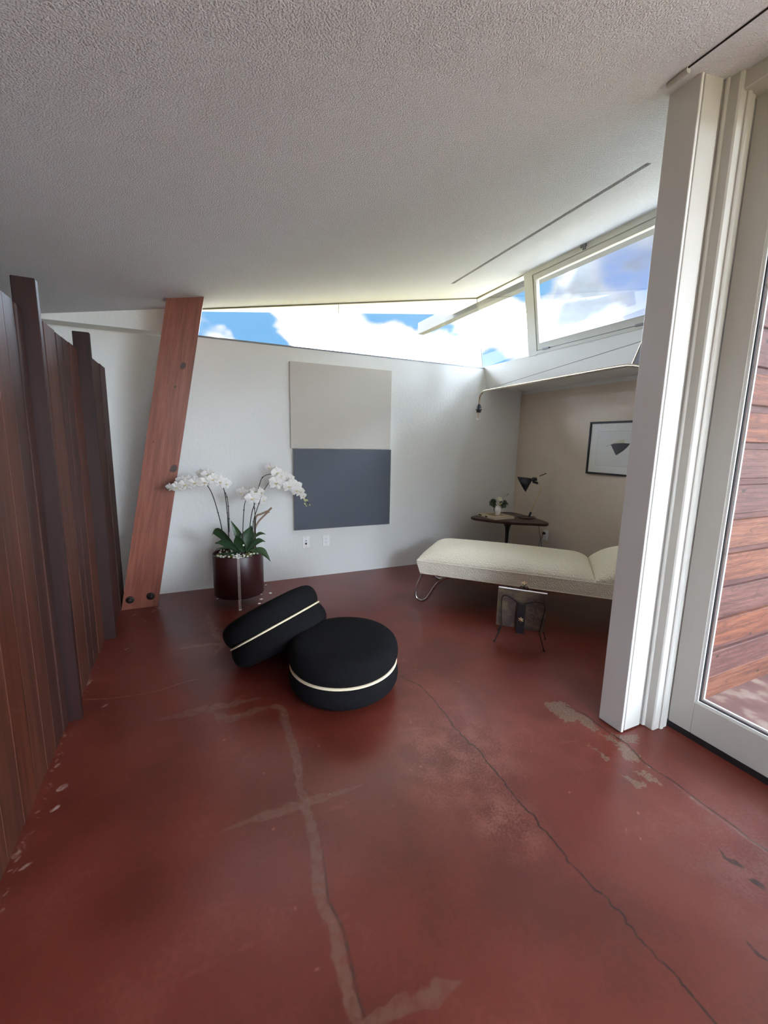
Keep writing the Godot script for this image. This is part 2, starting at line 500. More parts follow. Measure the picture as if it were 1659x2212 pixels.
func _ready() -> void:
	# ------------------------------------------------ camera, sky, sun, exposure
	var cam := Camera3D.new()
	cam.name = "camera"
	cam.basis = Basis(Vector3(0, 1, 0), deg_to_rad(-24.92190)) * Basis(Vector3(1, 0, 0), deg_to_rad(-9.40759)) * Basis(Vector3(0, 0, 1), deg_to_rad(1.11900))
	cam.position = Vector3(0, 1.35, 0)
	cam.fov = 101.178
	cam.near = 0.02
	add_child(cam)
	cam.current = true

	var env := Environment.new()
	env.background_mode = Environment.BG_SKY
	var sm := PanoramaSkyMaterial.new()
	sm.panorama = sky_texture()
	var sky := Sky.new()
	sky.sky_material = sm
	env.sky = sky
	env.background_energy_multiplier = 1.0
	env.ambient_light_source = Environment.AMBIENT_SOURCE_SKY
	env.tonemap_mode = Environment.TONE_MAPPER_LINEAR
	env.tonemap_exposure = 1.25
	env.sdfgi_enabled = true
	env.ssao_enabled = true
	env.ssil_enabled = true
	var we := WorldEnvironment.new()
	we.name = "world_environment"
	we.environment = env
	add_child(we)

	var sun := DirectionalLight3D.new()
	sun.name = "sun"
	sun.light_color = Color(1.0, 0.95, 0.86)
	sun.light_energy = 3.0
	sun.light_angular_distance = 0.6
	sun.shadow_enabled = true
	sun.basis = Basis.looking_at(Vector3(0.8, -1.0, -0.15))
	add_child(sun)

	materials()
	room()
	openings()
	outside()
	screen()
	furniture()

func materials() -> void:
	var fine := bumps(3, 0.05, 256, 2.0)
	M.wall = mat(rgb(235, 234, 229), 0.9)
	tri_map(M.wall, 2.0); bumpy(M.wall, fine, 0.25)
	M.stucco = mat(rgb(221, 221, 224), 0.95)
	tri_map(M.stucco, 1.0); bumpy(M.stucco, bumps(7, 0.10, 1024, 6.0, 4, FastNoiseLite.TYPE_SIMPLEX), 0.85)
	M.trim = mat(rgb(196, 191, 182), 0.45)
	M.trim_lightened = mat(rgb(218, 214, 208), 0.5)  # same paint as the trim, lightened to offset the shade on the wall end
	M.frame = mat(rgb(205, 203, 192), 0.45)
	M.eave = mat(rgb(58, 57, 54), 0.7)  # white beam, coloured dark to hold down the strong skylight on it
	M.steel = mat(rgb(120, 120, 120), 0.45, 0.6)
	M.bead = mat(rgb(232, 232, 226), 0.4)
	M.bolt = mat(rgb(46, 36, 32), 0.5, 0.5)
	M.dark = mat(rgb(30, 30, 32), 0.5)
	M.gap = mat(rgb(24, 22, 22), 0.9)
	M.gasket = mat(rgb(118, 112, 92), 0.7)
	M.glass = mat(Color(1, 1, 1, 0.04), 0.0)
	M.glass.transparency = BaseMaterial3D.TRANSPARENCY_ALPHA
	M.tan = mat(rgb(230, 214, 197), 0.95)
	tri_map(M.tan, 3.0); bumpy(M.tan, bumps(8, 0.2, 256, 4.0, 2), 0.6)
	M.floor = mat(Color.WHITE, 0.31)
	M.floor.albedo_texture = floor_texture()
	M.floor.uv1_scale = Vector3(1.0 / FS, 1.0 / FS, 1)
	M.floor.uv1_offset = Vector3(-FX / FS, -FZ / FS, 0)
	M.floor.metallic_specular = 0.5
	var deck := NoiseTexture2D.new()
	deck.width = 512; deck.height = 512; deck.seamless = true
	deck.noise = fbm(41, 0.012, 5)
	var ramp := Gradient.new()
	ramp.offsets = PackedFloat32Array([0.0, 0.42, 0.58, 0.68, 1.0])
	ramp.colors = PackedColorArray([rgb(88, 56, 50), rgb(102, 68, 62), rgb(110, 78, 70), rgb(128, 104, 94), rgb(144, 130, 118)])
	deck.color_ramp = ramp
	M.deck = mat(Color.WHITE, 0.8)
	M.deck.albedo_texture = deck
	tri_map(M.deck, 0.8)
	M.sand = mat(rgb(124, 112, 72), 0.95)
	# redwood of the screen
	var r1 := wood_image(101, 192, 768, rgb(50, 23, 13), rgb(72, 34, 19), rgb(90, 47, 28))
	var r2 := wood_image(102, 192, 768, rgb(44, 21, 14), rgb(64, 31, 21), rgb(82, 44, 31))
	M.red = []
	var tints := [Color(1, 1, 1), Color(0.86, 0.84, 0.84), Color(1.0, 0.9, 0.82), Color(0.92, 0.86, 0.9)]
	for i in 6:
		M.red.append(wood(r1 if i % 2 == 0 else r2, tints[i % 4], Vector3(3.1, 0.42, 3.1), Vector3(0.17 * i, 0.31 * i, 0.23 * i), 0.52))
	M.post = wood(r2, Color(0.66, 0.44, 0.40), Vector3(5.0, 0.42, 5.0), Vector3(0.4, 0.2, 0.1), 0.5)
	# siding, grain lying
	var s1 := wood_image(111, 1024, 192, rgb(80, 40, 26), rgb(116, 66, 44), rgb(140, 92, 66), false, [Vector3(72, 260, 12), Vector3(120, 640, 9)], 0.45)
	var s2 := wood_image(112, 1024, 192, rgb(76, 44, 38), rgb(106, 66, 56), rgb(128, 88, 76), false, [Vector3(100, 420, 10)], 0.4)
	M.siding = []
	for i in 5:
		M.siding.append(wood(s1 if i % 2 == 0 else s2, [Color(1, 1, 1), Color(0.95, 0.92, 0.92), Color(1, 0.94, 0.88), Color(0.92, 0.88, 0.9), Color(1, 0.97, 0.94)][i], Vector3(0.7, 5.2, 0.7), Vector3(0.37 * i, 0.29 * i, 0), 0.6))
	M.beam = mat(Color.WHITE, 0.42)
	M.beam.albedo_texture = wood_image(121, 192, 1536, rgb(112, 58, 43), rgb(132, 72, 54), rgb(148, 88, 68), true, [Vector3(136, 330, 17), Vector3(112, 430, 6), Vector3(168, 830, 19), Vector3(146, 838, 10), Vector3(40, 690, 4)])

# ---------------------------------------------------------------- the room
func ceiling_piece(st: SurfaceTool, region: PackedVector2Array, outline: PackedVector2Array) -> void:
	st.set_smooth_group(-1)
	for g in Geometry2D.intersect_polygons(outline, region):
		var idx := Geometry2D.triangulate_polygon(g)
		for i in range(0, idx.size(), 3):
			var q := []
			for k in 3:
				var p: Vector2 = g[idx[i + k]]
				q.append(Vector3(p.x, cy(p.x, p.y), p.y))
			tri(st, q[0], q[1], q[2], Vector3.DOWN)

func room() -> void:
	var st := mb()
	box(st, Vector3(-2.6, -0.15, -4.35), Vector3(2.115, 0.0, 2.7))
	box(st, Vector3(2.115, -0.15, -4.35), Vector3(3.9, 0.0, -1.19))
	struct("floor", st, M.floor)

	# ceiling: one sloping stucco plane running out past the glass as eaves, with a slot cut in it
	var out := PackedVector2Array([Vector2(-2.7, 2.8), Vector2(-2.7, -4.35), Vector2(0.0, -4.35), Vector2(0.02, -4.10), Vector2(0.184, -4.131), Vector2(3.091, -4.73), Vector2(3.091, 2.8)])
	var fa := Vector2(2.276, -3.535)
	var fb := Vector2(2.311, -3.535)
	var na := Vector2(2.236, -1.662)
	var nb := Vector2(2.273, -1.662)
	st = mb()
	var big := 9.0
	ceiling_piece(st, PackedVector2Array([Vector2(-big, -big), Vector2(big, -big), Vector2(big, fa.y), Vector2(-big, fa.y)]), out)
	ceiling_piece(st, PackedVector2Array([Vector2(-big, na.y), Vector2(big, na.y), Vector2(big, big), Vector2(-big, big)]), out)
	ceiling_piece(st, PackedVector2Array([Vector2(-big, fa.y), fa, na, Vector2(-big, na.y)]), out)
	ceiling_piece(st, PackedVector2Array([fb, Vector2(big, fa.y), Vector2(big, na.y), nb]), out)
	var C3 := func(p: Vector2, up: float) -> Vector3: return Vector3(p.x, cy(p.x, p.y) + up, p.y)
	for e in [[fa, na, 1.0], [nb, fb, -1.0]]:
		poly(st, [C3.call(e[0], 0.0), C3.call(e[1], 0.0), C3.call(e[1], 0.06), C3.call(e[0], 0.06)], Vector3(e[2], 0, 0))
	for e in [[fa, fb, 1.0], [na, nb, -1.0]]:
		poly(st, [C3.call(e[0], 0.0), C3.call(e[1], 0.0), C3.call(e[1], 0.06), C3.call(e[0], 0.06)], Vector3(0, 0, e[2]))
	for i in out.size():
		var a := out[i]
		var b := out[(i + 1) % out.size()]
		var n := Vector3((b - a).y, 0, -(b - a).x)
		var mid := (a + b) / 2.0
		if Geometry2D.is_point_in_polygon(mid + Vector2(n.x, n.z).normalized() * 0.01, out): n = -n
		poly(st, [C3.call(a, 0.0), C3.call(b, 0.0), C3.call(b, 0.07), C3.call(a, 0.07)], n)
	var ceil := struct("ceiling", st, M.stucco)
	st = mb()
	var top := []
	for p in out: top.append(C3.call(p, 0.07))
	extrude(st, top, Vector3(0, 0.2, 0))
	struct("roof_slab", st, M.wall, ceil)
	st = mb()
	hexa(st, [C3.call(fa, 0.045), C3.call(fb, 0.045), C3.call(nb, 0.045), C3.call(na, 0.045), C3.call(fa, 0.058), C3.call(fb, 0.058), C3.call(nb, 0.058), C3.call(na, 0.058)])
	struct("slot_liner", st, M.steel, ceil)

	# back wall: low white wall under the glass; left of the beam its lower half steps back under a ledge
	st = mb()
	extrude(st, [Vector3(-0.46, 0, ZB), Vector3(XT + 0.1, 0, ZB), Vector3(XT + 0.1, 2.19, ZB), Vector3(-0.03, 2.19, ZB)], Vector3(0, 0, -0.12))
	var wb := struct("wall_back", st, M.wall)
	st = mb()
	box(st, Vector3(-2.6, 0, -4.36), Vector3(0.0, 2.3, -4.17))
	struct("recessed_panel", st, M.wall, wb)
	st = mb()
	extrude(st, [Vector3(-1.28, 2.19, ZB), Vector3(0.02, 2.19, ZB), Vector3(0.02, cy(0.02, ZB) + 0.03, ZB)], Vector3(0, 0, -0.34))
	struct("ledge", st, M.wall, wb)

	# right: leaning parapet, soffit and the alcove's tan wall
	st = mb()
	lean_box(st, 1.966, 2.205, ZB, -1.272, 0.0, 0.15)
	struct("wall_parapet", st, M.wall)
	st = mb()
	box(st, Vector3(3.14, 1.976, -4.1), Vector3(XT + 0.1, 2.12, -1.2))
	struct("soffit", st, M.wall)
	st = mb()
	box(st, Vector3(XT + 0.004, 0, -4.1), Vector3(XT + 0.12, 2.0, -1.2))
	var wr := struct("wall_right", st, M.wall)
	st = mb()
	box(st, Vector3(XT, 0, -4.003), Vector3(XT + 0.005, 1.938, -1.272))
	struct("wall_covering", st, M.tan, wr)

	# thin wall between alcove and door, seen end on
	st = mb()
	extrude(st, [Vector3(1.824, 0, -1.272), Vector3(XT + 0.12, 0, -1.272), Vector3(XT + 0.12, 2.12, -1.272), Vector3(3.1, 2.12, -1.272), Vector3(2.95, 2.97, -1.272), Vector3(1.824, cy(1.824, -1.2) + 0.03, -1.272)], Vector3(0, 0, 0.08))
	struct("wall_divider", st, M.wall)
	st = mb()
	box(st, Vector3(1.808, 0.004, -1.280), Vector3(1.823, cy(1.81, -1.2) + 0.005, -1.158), 0.002)
	struct("trim_1", st, M.trim_lightened)
	st = mb()
	box(st, Vector3(1.832, 0.006, -1.195), Vector3(1.943, cy(1.84, -1.2) + 0.02, -1.160), 0.002)
	struct("trim_2", st, M.trim)
	st = mb()
	box(st, Vector3(1.953, 0.006, -1.195), Vector3(1.963, cy(1.953, -1.2) + 0.02, -1.165))
	tube(st, [Vector3(1.966, 0.006, -1.160), Vector3(1.966, cy(1.966, -1.2) + 0.01, -1.160)], 0.011, 12)
	struct("trim_3", st, M.trim)
	st = mb()
	extrude(st, [Vector3(1.968, 0.002, -1.195), Vector3(1.968, 0.002, -1.116), Vector3(1.973, 0.002, -1.110), Vector3(2.012, 0.002, -1.110), Vector3(2.012, 0.002, -1.104), Vector3(2.018, 0.002, -1.099), Vector3(2.030, 0.002, -1.099), Vector3(2.036, 0.002, -1.104), Vector3(2.062, 0.002, -1.104), Vector3(2.074, 0.002, -1.118), Vector3(2.12, 0.002, -1.118), Vector3(2.12, 0.002, -1.195)], Vector3(0, cy(1.97, -1.2), 0))
	struct("trim_4", st, M.trim)
	st = mb()
	box(st, Vector3(1.99, 2.70, -1.118), Vector3(2.13, 2.86, 2.7), 0.003)
	struct("trim_5", st, M.trim)

	# the rest of the room, behind and beside the camera
	st = mb()
	box(st, Vector3(-2.75, 0, -4.36), Vector3(-2.6, 1.95, 2.85))
	struct("wall_left", st, M.wall)
	st = mb()
	extrude(st, [Vector3(-2.6, 0, 2.7), Vector3(FW, 0, 2.7), Vector3(FW, cy(FW, 2.7) + 0.04, 2.7), Vector3(-2.6, cy(-2.6, 2.7) + 0.04, 2.7)], Vector3(0, 0, 0.15))
	box(st, Vector3(FW, 0, 2.7), Vector3(2.2, 0.12, 2.85))
	box(st, Vector3(2.05, 0.12, 2.72), Vector3(2.2, cy(2.05, 2.7) + 0.03, 2.82))
	struct("wall_front", st, M.wall)
	st = mb()
	extrude(st, [Vector3(FW, 0.12, 2.76), Vector3(2.1, 0.12, 2.76), Vector3(2.1, cy(2.1, 2.76) + 0.03, 2.76), Vector3(FW, cy(FW, 2.76) + 0.03, 2.76)], Vector3(0, 0, 0.008))
	struct("added_window_4", st, M.glass)  # unseen glazing, added to bring more daylight onto the back wall

func openings() -> void:
	# window 1: butt-jointed glass along the back wall
	var w1 := shell("window_1")
	var st := mb()
	var zg := -4.03
	var P := func(x: float) -> Vector3: return Vector3(x, cy(x, zg) + 0.03, zg)
	extrude(st, [Vector3(0.02, 2.185, zg), Vector3(1.357, 2.185, zg), P.call(1.357), P.call(0.02)], Vector3(0, 0, -0.008))
	obj("pane", st, M.glass, w1)
	st = mb()
	extrude(st, [Vector3(1.361, 2.185, zg), Vector3(3.062, 2.185, zg), P.call(2.926), P.call(1.361)], Vector3(0, 0, -0.008))
	obj("pane", st, M.glass, w1)
	st = mb()
	box(st, Vector3(1.3565, 2.19, zg - 0.008), Vector3(1.3615, cy(1.36, zg), zg + 0.001))
	obj("silicone_joint", st, M.frame, w1)
	st = mb()
	box(st, Vector3(-0.03, 2.183, -4.05), Vector3(3.072, 2.197, -4.001))
	obj("sill_channel", st, M.steel, w1)
	st = mb()
	hexa(st, [Vector3(0.0, cy(0, zg) - 0.010, zg - 0.012), Vector3(2.93, cy(2.93, zg) - 0.010, zg - 0.012), Vector3(2.93, cy(2.93, zg) - 0.010, zg + 0.004), Vector3(0.0, cy(0, zg) - 0.010, zg + 0.004),
		Vector3(0.0, cy(0, zg) + 0.01, zg - 0.012), Vector3(2.93, cy(2.93, zg) + 0.01, zg - 0.012), Vector3(2.93, cy(2.93, zg) + 0.01, zg + 0.004), Vector3(0.0, cy(0, zg) + 0.01, zg + 0.004)])
	obj("head_channel", st, M.gasket, w1)

	# window 2: fixed leaning pane on the right
	var w2 := shell("window_2")
	st = mb()
	lean_box(st, 2.203, 2.95, zg, -3.312, 0.0, 0.008)
	obj("pane", st, M.glass, w2)
	st = mb()
	tube(st, [RP(2.205, zg + 0.002, -0.001), RP(2.915, zg + 0.002, -0.001)], 0.0035, 6)
	obj("silicone_joint", st, M.steel, w2)
	st = mb()
	hexa(st, [RP(2.903, zg, -0.004), RP(2.915, -3.312, -0.004), RP(2.915, -3.312, 0.012), RP(2.903, zg, 0.012), RP(2.925, zg, -0.004), RP(2.937, -3.312, -0.004), RP(2.937, -3.312, 0.012), RP(2.925, zg, 0.012)])
	obj("head_channel", st, M.gasket, w2)
	st = mb()
	lean_box(st, 2.198, 2.96, -3.313, -3.207, -0.004, 0.06)
	obj("mullion", st, M.frame, w2)

	# window 3: top-hung sash
	var w3 := shell("window_3")
	st = mb()
	lean_box(st, 2.205, 2.232, -3.207, -1.272, -0.004, 0.06)
	obj("sill", st, M.frame, w3)
	st = mb()
	lean_box(st, 2.882, 2.965, -3.207, -1.272, -0.004, 0.06)
	obj("head", st, M.frame, w3)
	st = mb()
	lean_box(st, 2.239, 2.289, -3.200, -1.285, 0.0, 0.045)
	lean_box(st, 2.840, 2.876, -3.200, -1.285, 0.0, 0.045)
	lean_box(st, 2.288, 2.841, -3.200, -3.176, 0.0, 0.045)
	lean_box(st, 2.288, 2.841, -1.340, -1.285, 0.0, 0.045)
	obj("sash", st, M.frame, w3)
	st = mb()
	lean_box(st, 2.289, 2.840, -3.176, -3.170, -0.002, 0.020)
	lean_box(st, 2.834, 2.840, -3.176, -1.340, -0.002, 0.020)
	lean_box(st, 2.289, 2.294, -3.176, -1.340, -0.002, 0.020)
	obj("glazing_bead", st, M.trim, w3)
	st = mb()
	lean_box(st, 2.285, 2.845, -3.178, -1.338, 0.022, 0.030)
	obj("pane", st, M.glass, w3)
	st = mb()
	lean_box(st, 2.2315, 2.2395, -3.205, -1.272, 0.004, 0.05)
	obj("shadow_gap", st, M.steel, w3)
	for z in [-3.09, -2.18]:
		st = mb()
		lean_box(st, 2.228, 2.243, z - 0.04, z + 0.04, -0.012, 0.0)
		obj("hinge", st, M.steel, w3)
	st = mb()
	lean_box(st, 2.905, 2.935, -2.67, -2.62, -0.018, 0.0)
	lean_box(st, 2.885, 2.908, -2.655, -2.645, -0.014, -0.004)
	lean_box(st, 2.885, 2.908, -2.640, -2.630, -0.014, -0.004)
	obj("latch", st, M.steel, w3)

	# door 1: sliding glass door, and a second leaf behind the camera's view
	var d1 := shell("door_1")
	st = mb()
	box(st, Vector3(XD, 0.028, -1.108), Vector3(XD + 0.045, 2.715, -1.008), 0.002)
	obj("stile", st, M.trim, d1)
	st = mb()
	box(st, Vector3(XD, 0.028, -1.008), Vector3(XD + 0.045, 0.186, 0.48), 0.002)
	box(st, Vector3(XD, 2.60, -1.008), Vector3(XD + 0.045, 2.715, 0.48), 0.002)
	obj("rail", st, M.trim, d1)
	st = mb()
	box(st, Vector3(XD, 0.028, 0.48), Vector3(XD + 0.045, 2.715, 0.58), 0.002)
	obj("stile", st, M.trim, d1)
	st = mb()
	box(st, Vector3(XD + 0.004, 0.186, -1.008), Vector3(XD + 0.02, 0.196, 0.48))
	box(st, Vector3(XD + 0.004, 0.196, -1.008), Vector3(XD + 0.02, 2.60, -0.998))
	obj("glazing_bead", st, M.bead, d1)
	st = mb()
	box(st, Vector3(XD + 0.012, 0.196, -0.998), Vector3(XD + 0.022, 0.200, 0.48))
	box(st, Vector3(XD + 0.012, 0.200, -0.998), Vector3(XD + 0.022, 2.60, -0.993))
	obj("seal", st, M.dark, d1)
	st = mb()
	box(st, Vector3(XD + 0.024, 0.190, -1.0), Vector3(XD + 0.030, 2.61, 0.49))
	obj("pane", st, M.glass, d1)
	st = mb()
	box(st, Vector3(XD + 0.026, 0.20, -0.993), Vector3(XD + 0.036, 0.207, 0.48))
	box(st, Vector3(XD + 0.026, 0.207, -0.993), Vector3(XD + 0.036, 2.60, -0.986))
	obj("spacer", st, M.bead, d1)
	st = mb()
	box(st, Vector3(XD - 0.004, 0.0, -1.118), Vector3(XD + 0.06, 0.026, 2.7))
	obj("track", st, M.dark, d1)
	var d2 := shell("door_2")
	st = mb()
	box(st, Vector3(XD, 0.028, 0.60), Vector3(XD + 0.045, 0.186, 2.70), 0.002)
	box(st, Vector3(XD, 2.60, 0.60), Vector3(XD + 0.045, 2.715, 2.70), 0.002)
	obj("rail", st, M.trim, d2)
	st = mb()
	box(st, Vector3(XD, 0.186, 0.60), Vector3(XD + 0.045, 2.60, 0.70), 0.002)
	box(st, Vector3(XD, 0.186, 2.60), Vector3(XD + 0.045, 2.60, 2.70), 0.002)
	obj("stile", st, M.trim, d2)
	st = mb()
	box(st, Vector3(XD + 0.024, 0.18, 0.69), Vector3(XD + 0.030, 2.61, 2.61))
	obj("pane", st, M.glass, d2)

	# slim curtain track on the ceiling in front of the door
	var t := thing("curtain_track", "slim black curtain track with a white end piece on the ceiling above the glass door", "curtain track", Vector3(1.72, cy(1.72, -0.9), -0.9))
	var L := func(x: float, z: float, dn: float) -> Vector3: return Vector3(x, cy(x, z) - dn, z) - t.position
	st = mb()
	hexa(st, [L.call(1.717, -1.16, 0.004), L.call(1.723, -1.16, 0.004), L.call(1.709, 1.5, 0.004), L.call(1.703, 1.5, 0.004), L.call(1.717, -1.16, -0.002), L.call(1.723, -1.16, -0.002), L.call(1.709, 1.5, -0.002), L.call(1.703, 1.5, -0.002)])
	obj("rail", st, M.gap, t)
	st = mb()
	tube(st, [L.call(1.722, -1.155, 0.008), L.call(1.728, -1.232, 0.008)], 0.011, 10)
	obj("end_piece", st, M.trim, t)

func outside() -> void:
	var st := mb()
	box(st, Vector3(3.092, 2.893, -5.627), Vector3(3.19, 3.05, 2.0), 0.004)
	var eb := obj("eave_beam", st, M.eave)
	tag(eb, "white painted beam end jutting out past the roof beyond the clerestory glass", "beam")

	st = mb()
	box(st, Vector3(2.12, -0.15, -1.19), Vector3(7.0, 0.002, 5.0))
	var deck := struct("patio", st, M.deck)
	st = mb()
	box(st, Vector3(-60, -0.5, -60), Vector3(60, -0.2, 60))
	struct("ground", st, M.sand)
	st = mb()
	hexa(st, [Vector3(3.092, 2.95, -1.1), Vector3(4.8, 3.2, -1.1), Vector3(4.8, 3.2, 2.8), Vector3(3.092, 2.95, 2.8), Vector3(3.092, 3.15, -1.1), Vector3(4.8, 3.4, -1.1), Vector3(4.8, 3.4, 2.8), Vector3(3.092, 3.15, 2.8)])
	struct("added_patio_roof", st, M.wall)  # unseen slab added to shade the patio and limit light through the door
	st = mb()
	box(st, Vector3(5.2, -0.3, -1.19), Vector3(5.35, 1.9, 5.0))
	struct("added_patio_wall", st, M.wall)  # unseen wall added to keep some sky light off the patio
	# horizontal siding on the far side of the thin wall
	var sd := thing("siding", "horizontal redwood plank siding beyond the glass door", "siding", Vector3(2.12, 0.0, -1.165))
	st = mb()
	box(st, Vector3(0.0, 0.0, -0.025), Vector3(1.62, 2.1, -0.018))
	box(st, Vector3(0.0, 2.1, -0.025), Vector3(0.86, 2.7, -0.018))
	obj("backing", st, M.siding[3], sd)
	var meshes := []
	for w in [1.62, 0.86]:
		st = mb()
		extrude(st, [Vector3(0, 0.002, -0.018), Vector3(0, 0.0, -0.002), Vector3(0, 0.003, 0.002), Vector3(0, 0.142, 0.002), Vector3(0, 0.145, -0.001), Vector3(0, 0.147, -0.018)], Vector3(w, 0, 0))
		st.generate_normals()
		meshes.append(st.commit())
	for k in 15:
		var y := -0.055 + 0.1800 * k
		var pk := place("plank", meshes[0] if y < 2.0 else meshes[1], M.siding[[0, 3, 2, 1, 4, 0, 3, 1, 2, 4, 3, 1, 0, 2, 4, 1][k]], sd)
		pk.position = Vector3(0, maxf(y, -0.02), 0)

# ---------------------------------------------------------------- redwood screen and the leaning beam
func screen() -> void:
	var t := thing("plank_screen", "tall freestanding redwood plank screen with two dark upright posts along the left side", "screen", Vector3(-0.58, 0, -2.5))
	# z from, z to, face x, top, thickness
	var rng := RandomNumberGenerator.new()
	rng.seed = 3
	var planks := [
		[0.60, 0.33, -0.587, 0], [0.33, 0.08, -0.588, 1], [0.08, -0.2, -0.587, 2], [-0.2, -0.47, -0.588, 3], [-0.47, -0.74, -0.587, 0], [-0.74, -1.0, -0.588, 5],
		[-1.0, -1.28, -0.587, 2], [-1.28, -1.53, -0.588, 4], [-1.53, -1.68, -0.588, 0], [-1.68, -1.82, -0.587, 2], [-1.82, -1.95, -0.588, 4], [-1.95, -2.075, -0.587, 0], [-2.078, -2.19, -0.588, 5],
		[-2.31, -2.41, -0.577, 2], [-2.41, -2.51, -0.575, 4], [-2.514, -2.70, -0.573, 0],
		[-2.74, -2.85, -0.578, 5], [-2.85, -2.985, -0.576, 1], [-2.985, -3.09, -0.572, 2], [-3.09, -3.185, -0.574, 4],
		[-3.22, -3.48, -0.552, 3], [-3.48, -3.715, -0.549, 5], [-3.719, -3.93, -0.543, 1]]
	for p in planks:
		var st := mb()
		box(st, Vector3(p[2] - 0.022, 0.0, p[1] + 0.0008) - t.position, Vector3(p[2], 1.868, p[0] - 0.0008) - t.position, 0.0015)
		obj("plank", st, M.red[p[3]], t)
	for g in [[-2.70, -2.74, 1.845], [-2.19, -2.31, 1.84], [-3.185, -3.22, 1.86]]:
		var st := mb()
		box(st, Vector3(-0.61, 0.0, g[1]) - t.position, Vector3(-0.598, g[2], g[0]) - t.position)
		obj("backing_strip", st, M.gap, t)
	var st := mb()
	box(st, Vector3(-0.60, 0.0, -2.268) - t.position, Vector3(-0.584, 1.862, -2.193) - t.position, 0.003)
	obj("batten", st, M.red[5], t)
	for q in [[-2.274, -0.612, -0.5305, 1.981], [-3.184, -0.592, -0.5065, 1.970]]:
		st = mb()
		box(st, Vector3(q[1], 0.0, q[0] - 0.036) - t.position, Vector3(q[2], q[3], q[0]) - t.position, 0.003)
		obj("post", st, M.post, t)

	# leaning timber: front face through measured corners, thickness behind it
	var a := Vector3(-0.542, 0.0, -3.72)
	var b := Vector3(-0.288, 0.0, -3.72)
	var c := Vector3(0.172, cy(0.172, -3.72) + 0.004, -3.72)
	var d := Vector3(-0.086, cy(-0.086, -3.72) + 0.004, -3.72)
	var bm := thing("leaning_beam", "thick leaning redwood beam with dark knots rising from the floor to the ceiling beside the window", "beam", a)
	st = mb()
	st.set_smooth_group(-1)
	var back := Vector3(0, 0, -0.10)
	var q := [a - a, b - a, c - a, d - a]
	var uvs := [Vector2(0, 1), Vector2(1, 1), Vector2(1, 0), Vector2(0, 0)]
	tri(st, q[0], q[1], q[2], Vector3.BACK, uvs[0], uvs[1], uvs[2]); tri(st, q[0], q[2], q[3], Vector3.BACK, uvs[0], uvs[2], uvs[3])
	tri(st, q[0] + back, q[1] + back, q[2] + back, Vector3.FORWARD, uvs[0], uvs[1], uvs[2]); tri(st, q[0] + back, q[2] + back, q[3] + back, Vector3.FORWARD, uvs[0], uvs[2], uvs[3])
	for e in [[1, 2, Vector3.RIGHT], [0, 3, Vector3.LEFT]]:
		var u0 := Vector2(0.1, 1)
		var u1 := Vector2(0.1, 0)
		var u2 := Vector2(0.5, 1)
		var u3 := Vector2(0.5, 0)
		tri(st, q[e[0]], q[e[1]], q[e[1]] + back, e[2], u0, u1, u3); tri(st, q[e[0]], q[e[1]] + back, q[e[0]] + back, e[2], u0, u3, u2)
	obj("timber", st, M.beam, bm)
	for p in [Vector3(-0.478, 0.078, -3.72), Vector3(-0.333, 0.088, -3.72)]:
		st = mb()
		lathe(st, [Vector2(0.030, 0), Vector2(0.030, 0.003), Vector2(0.017, 0.004)], 16, frame(Vector3.RIGHT, Vector3.BACK, p - a))
		lathe(st, [Vector2(0.0165, 0.003), Vector2(0.0165, 0.013), Vector2(0.013, 0.017), Vector2(0.0, 0.018)], 6, frame(Vector3.RIGHT, Vector3.BACK, p - a))
		obj("bolt", st, M.bolt, bm)

# ---------------------------------------------------------------- furniture and small things
func furniture() -> void:
	M.fabric = mat(rgb(246, 235, 212), 0.95)
	tri_map(M.fabric, 4.0, false); bumpy(M.fabric, bumps(51, 0.08, 256, 7.0, 3), 1.0)
	M.fur = mat(rgb(22, 21, 23), 0.95)
	M.fur.metallic_specular = 0.25
	tri_map(M.fur, 6.0, false); bumpy(M.fur, bumps(52, 0.12, 256, 6.0, 3), 0.8)
	M.cream = mat(rgb(236, 216, 184), 0.9)
	M.chrome = mat(rgb(205, 200, 196), 0.16, 1.0)
	M.brass = mat(rgb(230, 206, 160), 0.28, 1.0)
	M.nickel = mat(rgb(214, 200, 178), 0.22, 1.0)
	M.black = mat(rgb(26, 27, 30), 0.45)
	M.socket = mat(rgb(58, 62, 72), 0.25)
	M.bracket = mat(rgb(130, 128, 132), 0.6)
	M.iron = mat(rgb(30, 24, 22), 0.55)
	M.plate = mat(rgb(250, 249, 246), 0.3)
	M.hole = mat(rgb(36, 34, 34), 0.8)
	poufs()
	canvases()
	outlets()
	planter()
	daybed()
	rack()
	side_table()
	picture()
	wall_lamp()

func pouf(label: String, xf: Transform3D) -> void:
	var t := thing("floor_pouf", label, "pouf", xf.origin, "round black poufs")
	t.basis = xf.basis
	var prof := [Vector2(0.270, 0.002), Vector2(0.284, 0.006), Vector2(0.294, 0.020), Vector2(0.3005, 0.042), Vector2(0.302, 0.066), Vector2(0.299, 0.090), Vector2(0.290, 0.110), Vector2(0.273, 0.126), Vector2(0.245, 0.137), Vector2(0.20, 0.1435), Vector2(0.14, 0.1465), Vector2(0.07, 0.148), Vector2(0.0, 0.1485)]
	var st := mb()
	lathe(st, prof, 64)
	var half := obj("cushion_half", st, M.fur, t)
	var dn := place("cushion_half", half.mesh, M.fur, t)
	dn.rotation.x = PI
	st = mb()
	st.set_smooth_group(1)
	var ring := [Vector2(0.27, -0.006), Vector2(0.290, -0.0058), Vector2(0.2955, -0.003), Vector2(0.2965, 0.0), Vector2(0.2955, 0.003), Vector2(0.290, 0.0058), Vector2(0.27, 0.006)]
	lathe(st, ring, 64)
	obj("seam_band", st, M.cream, t)

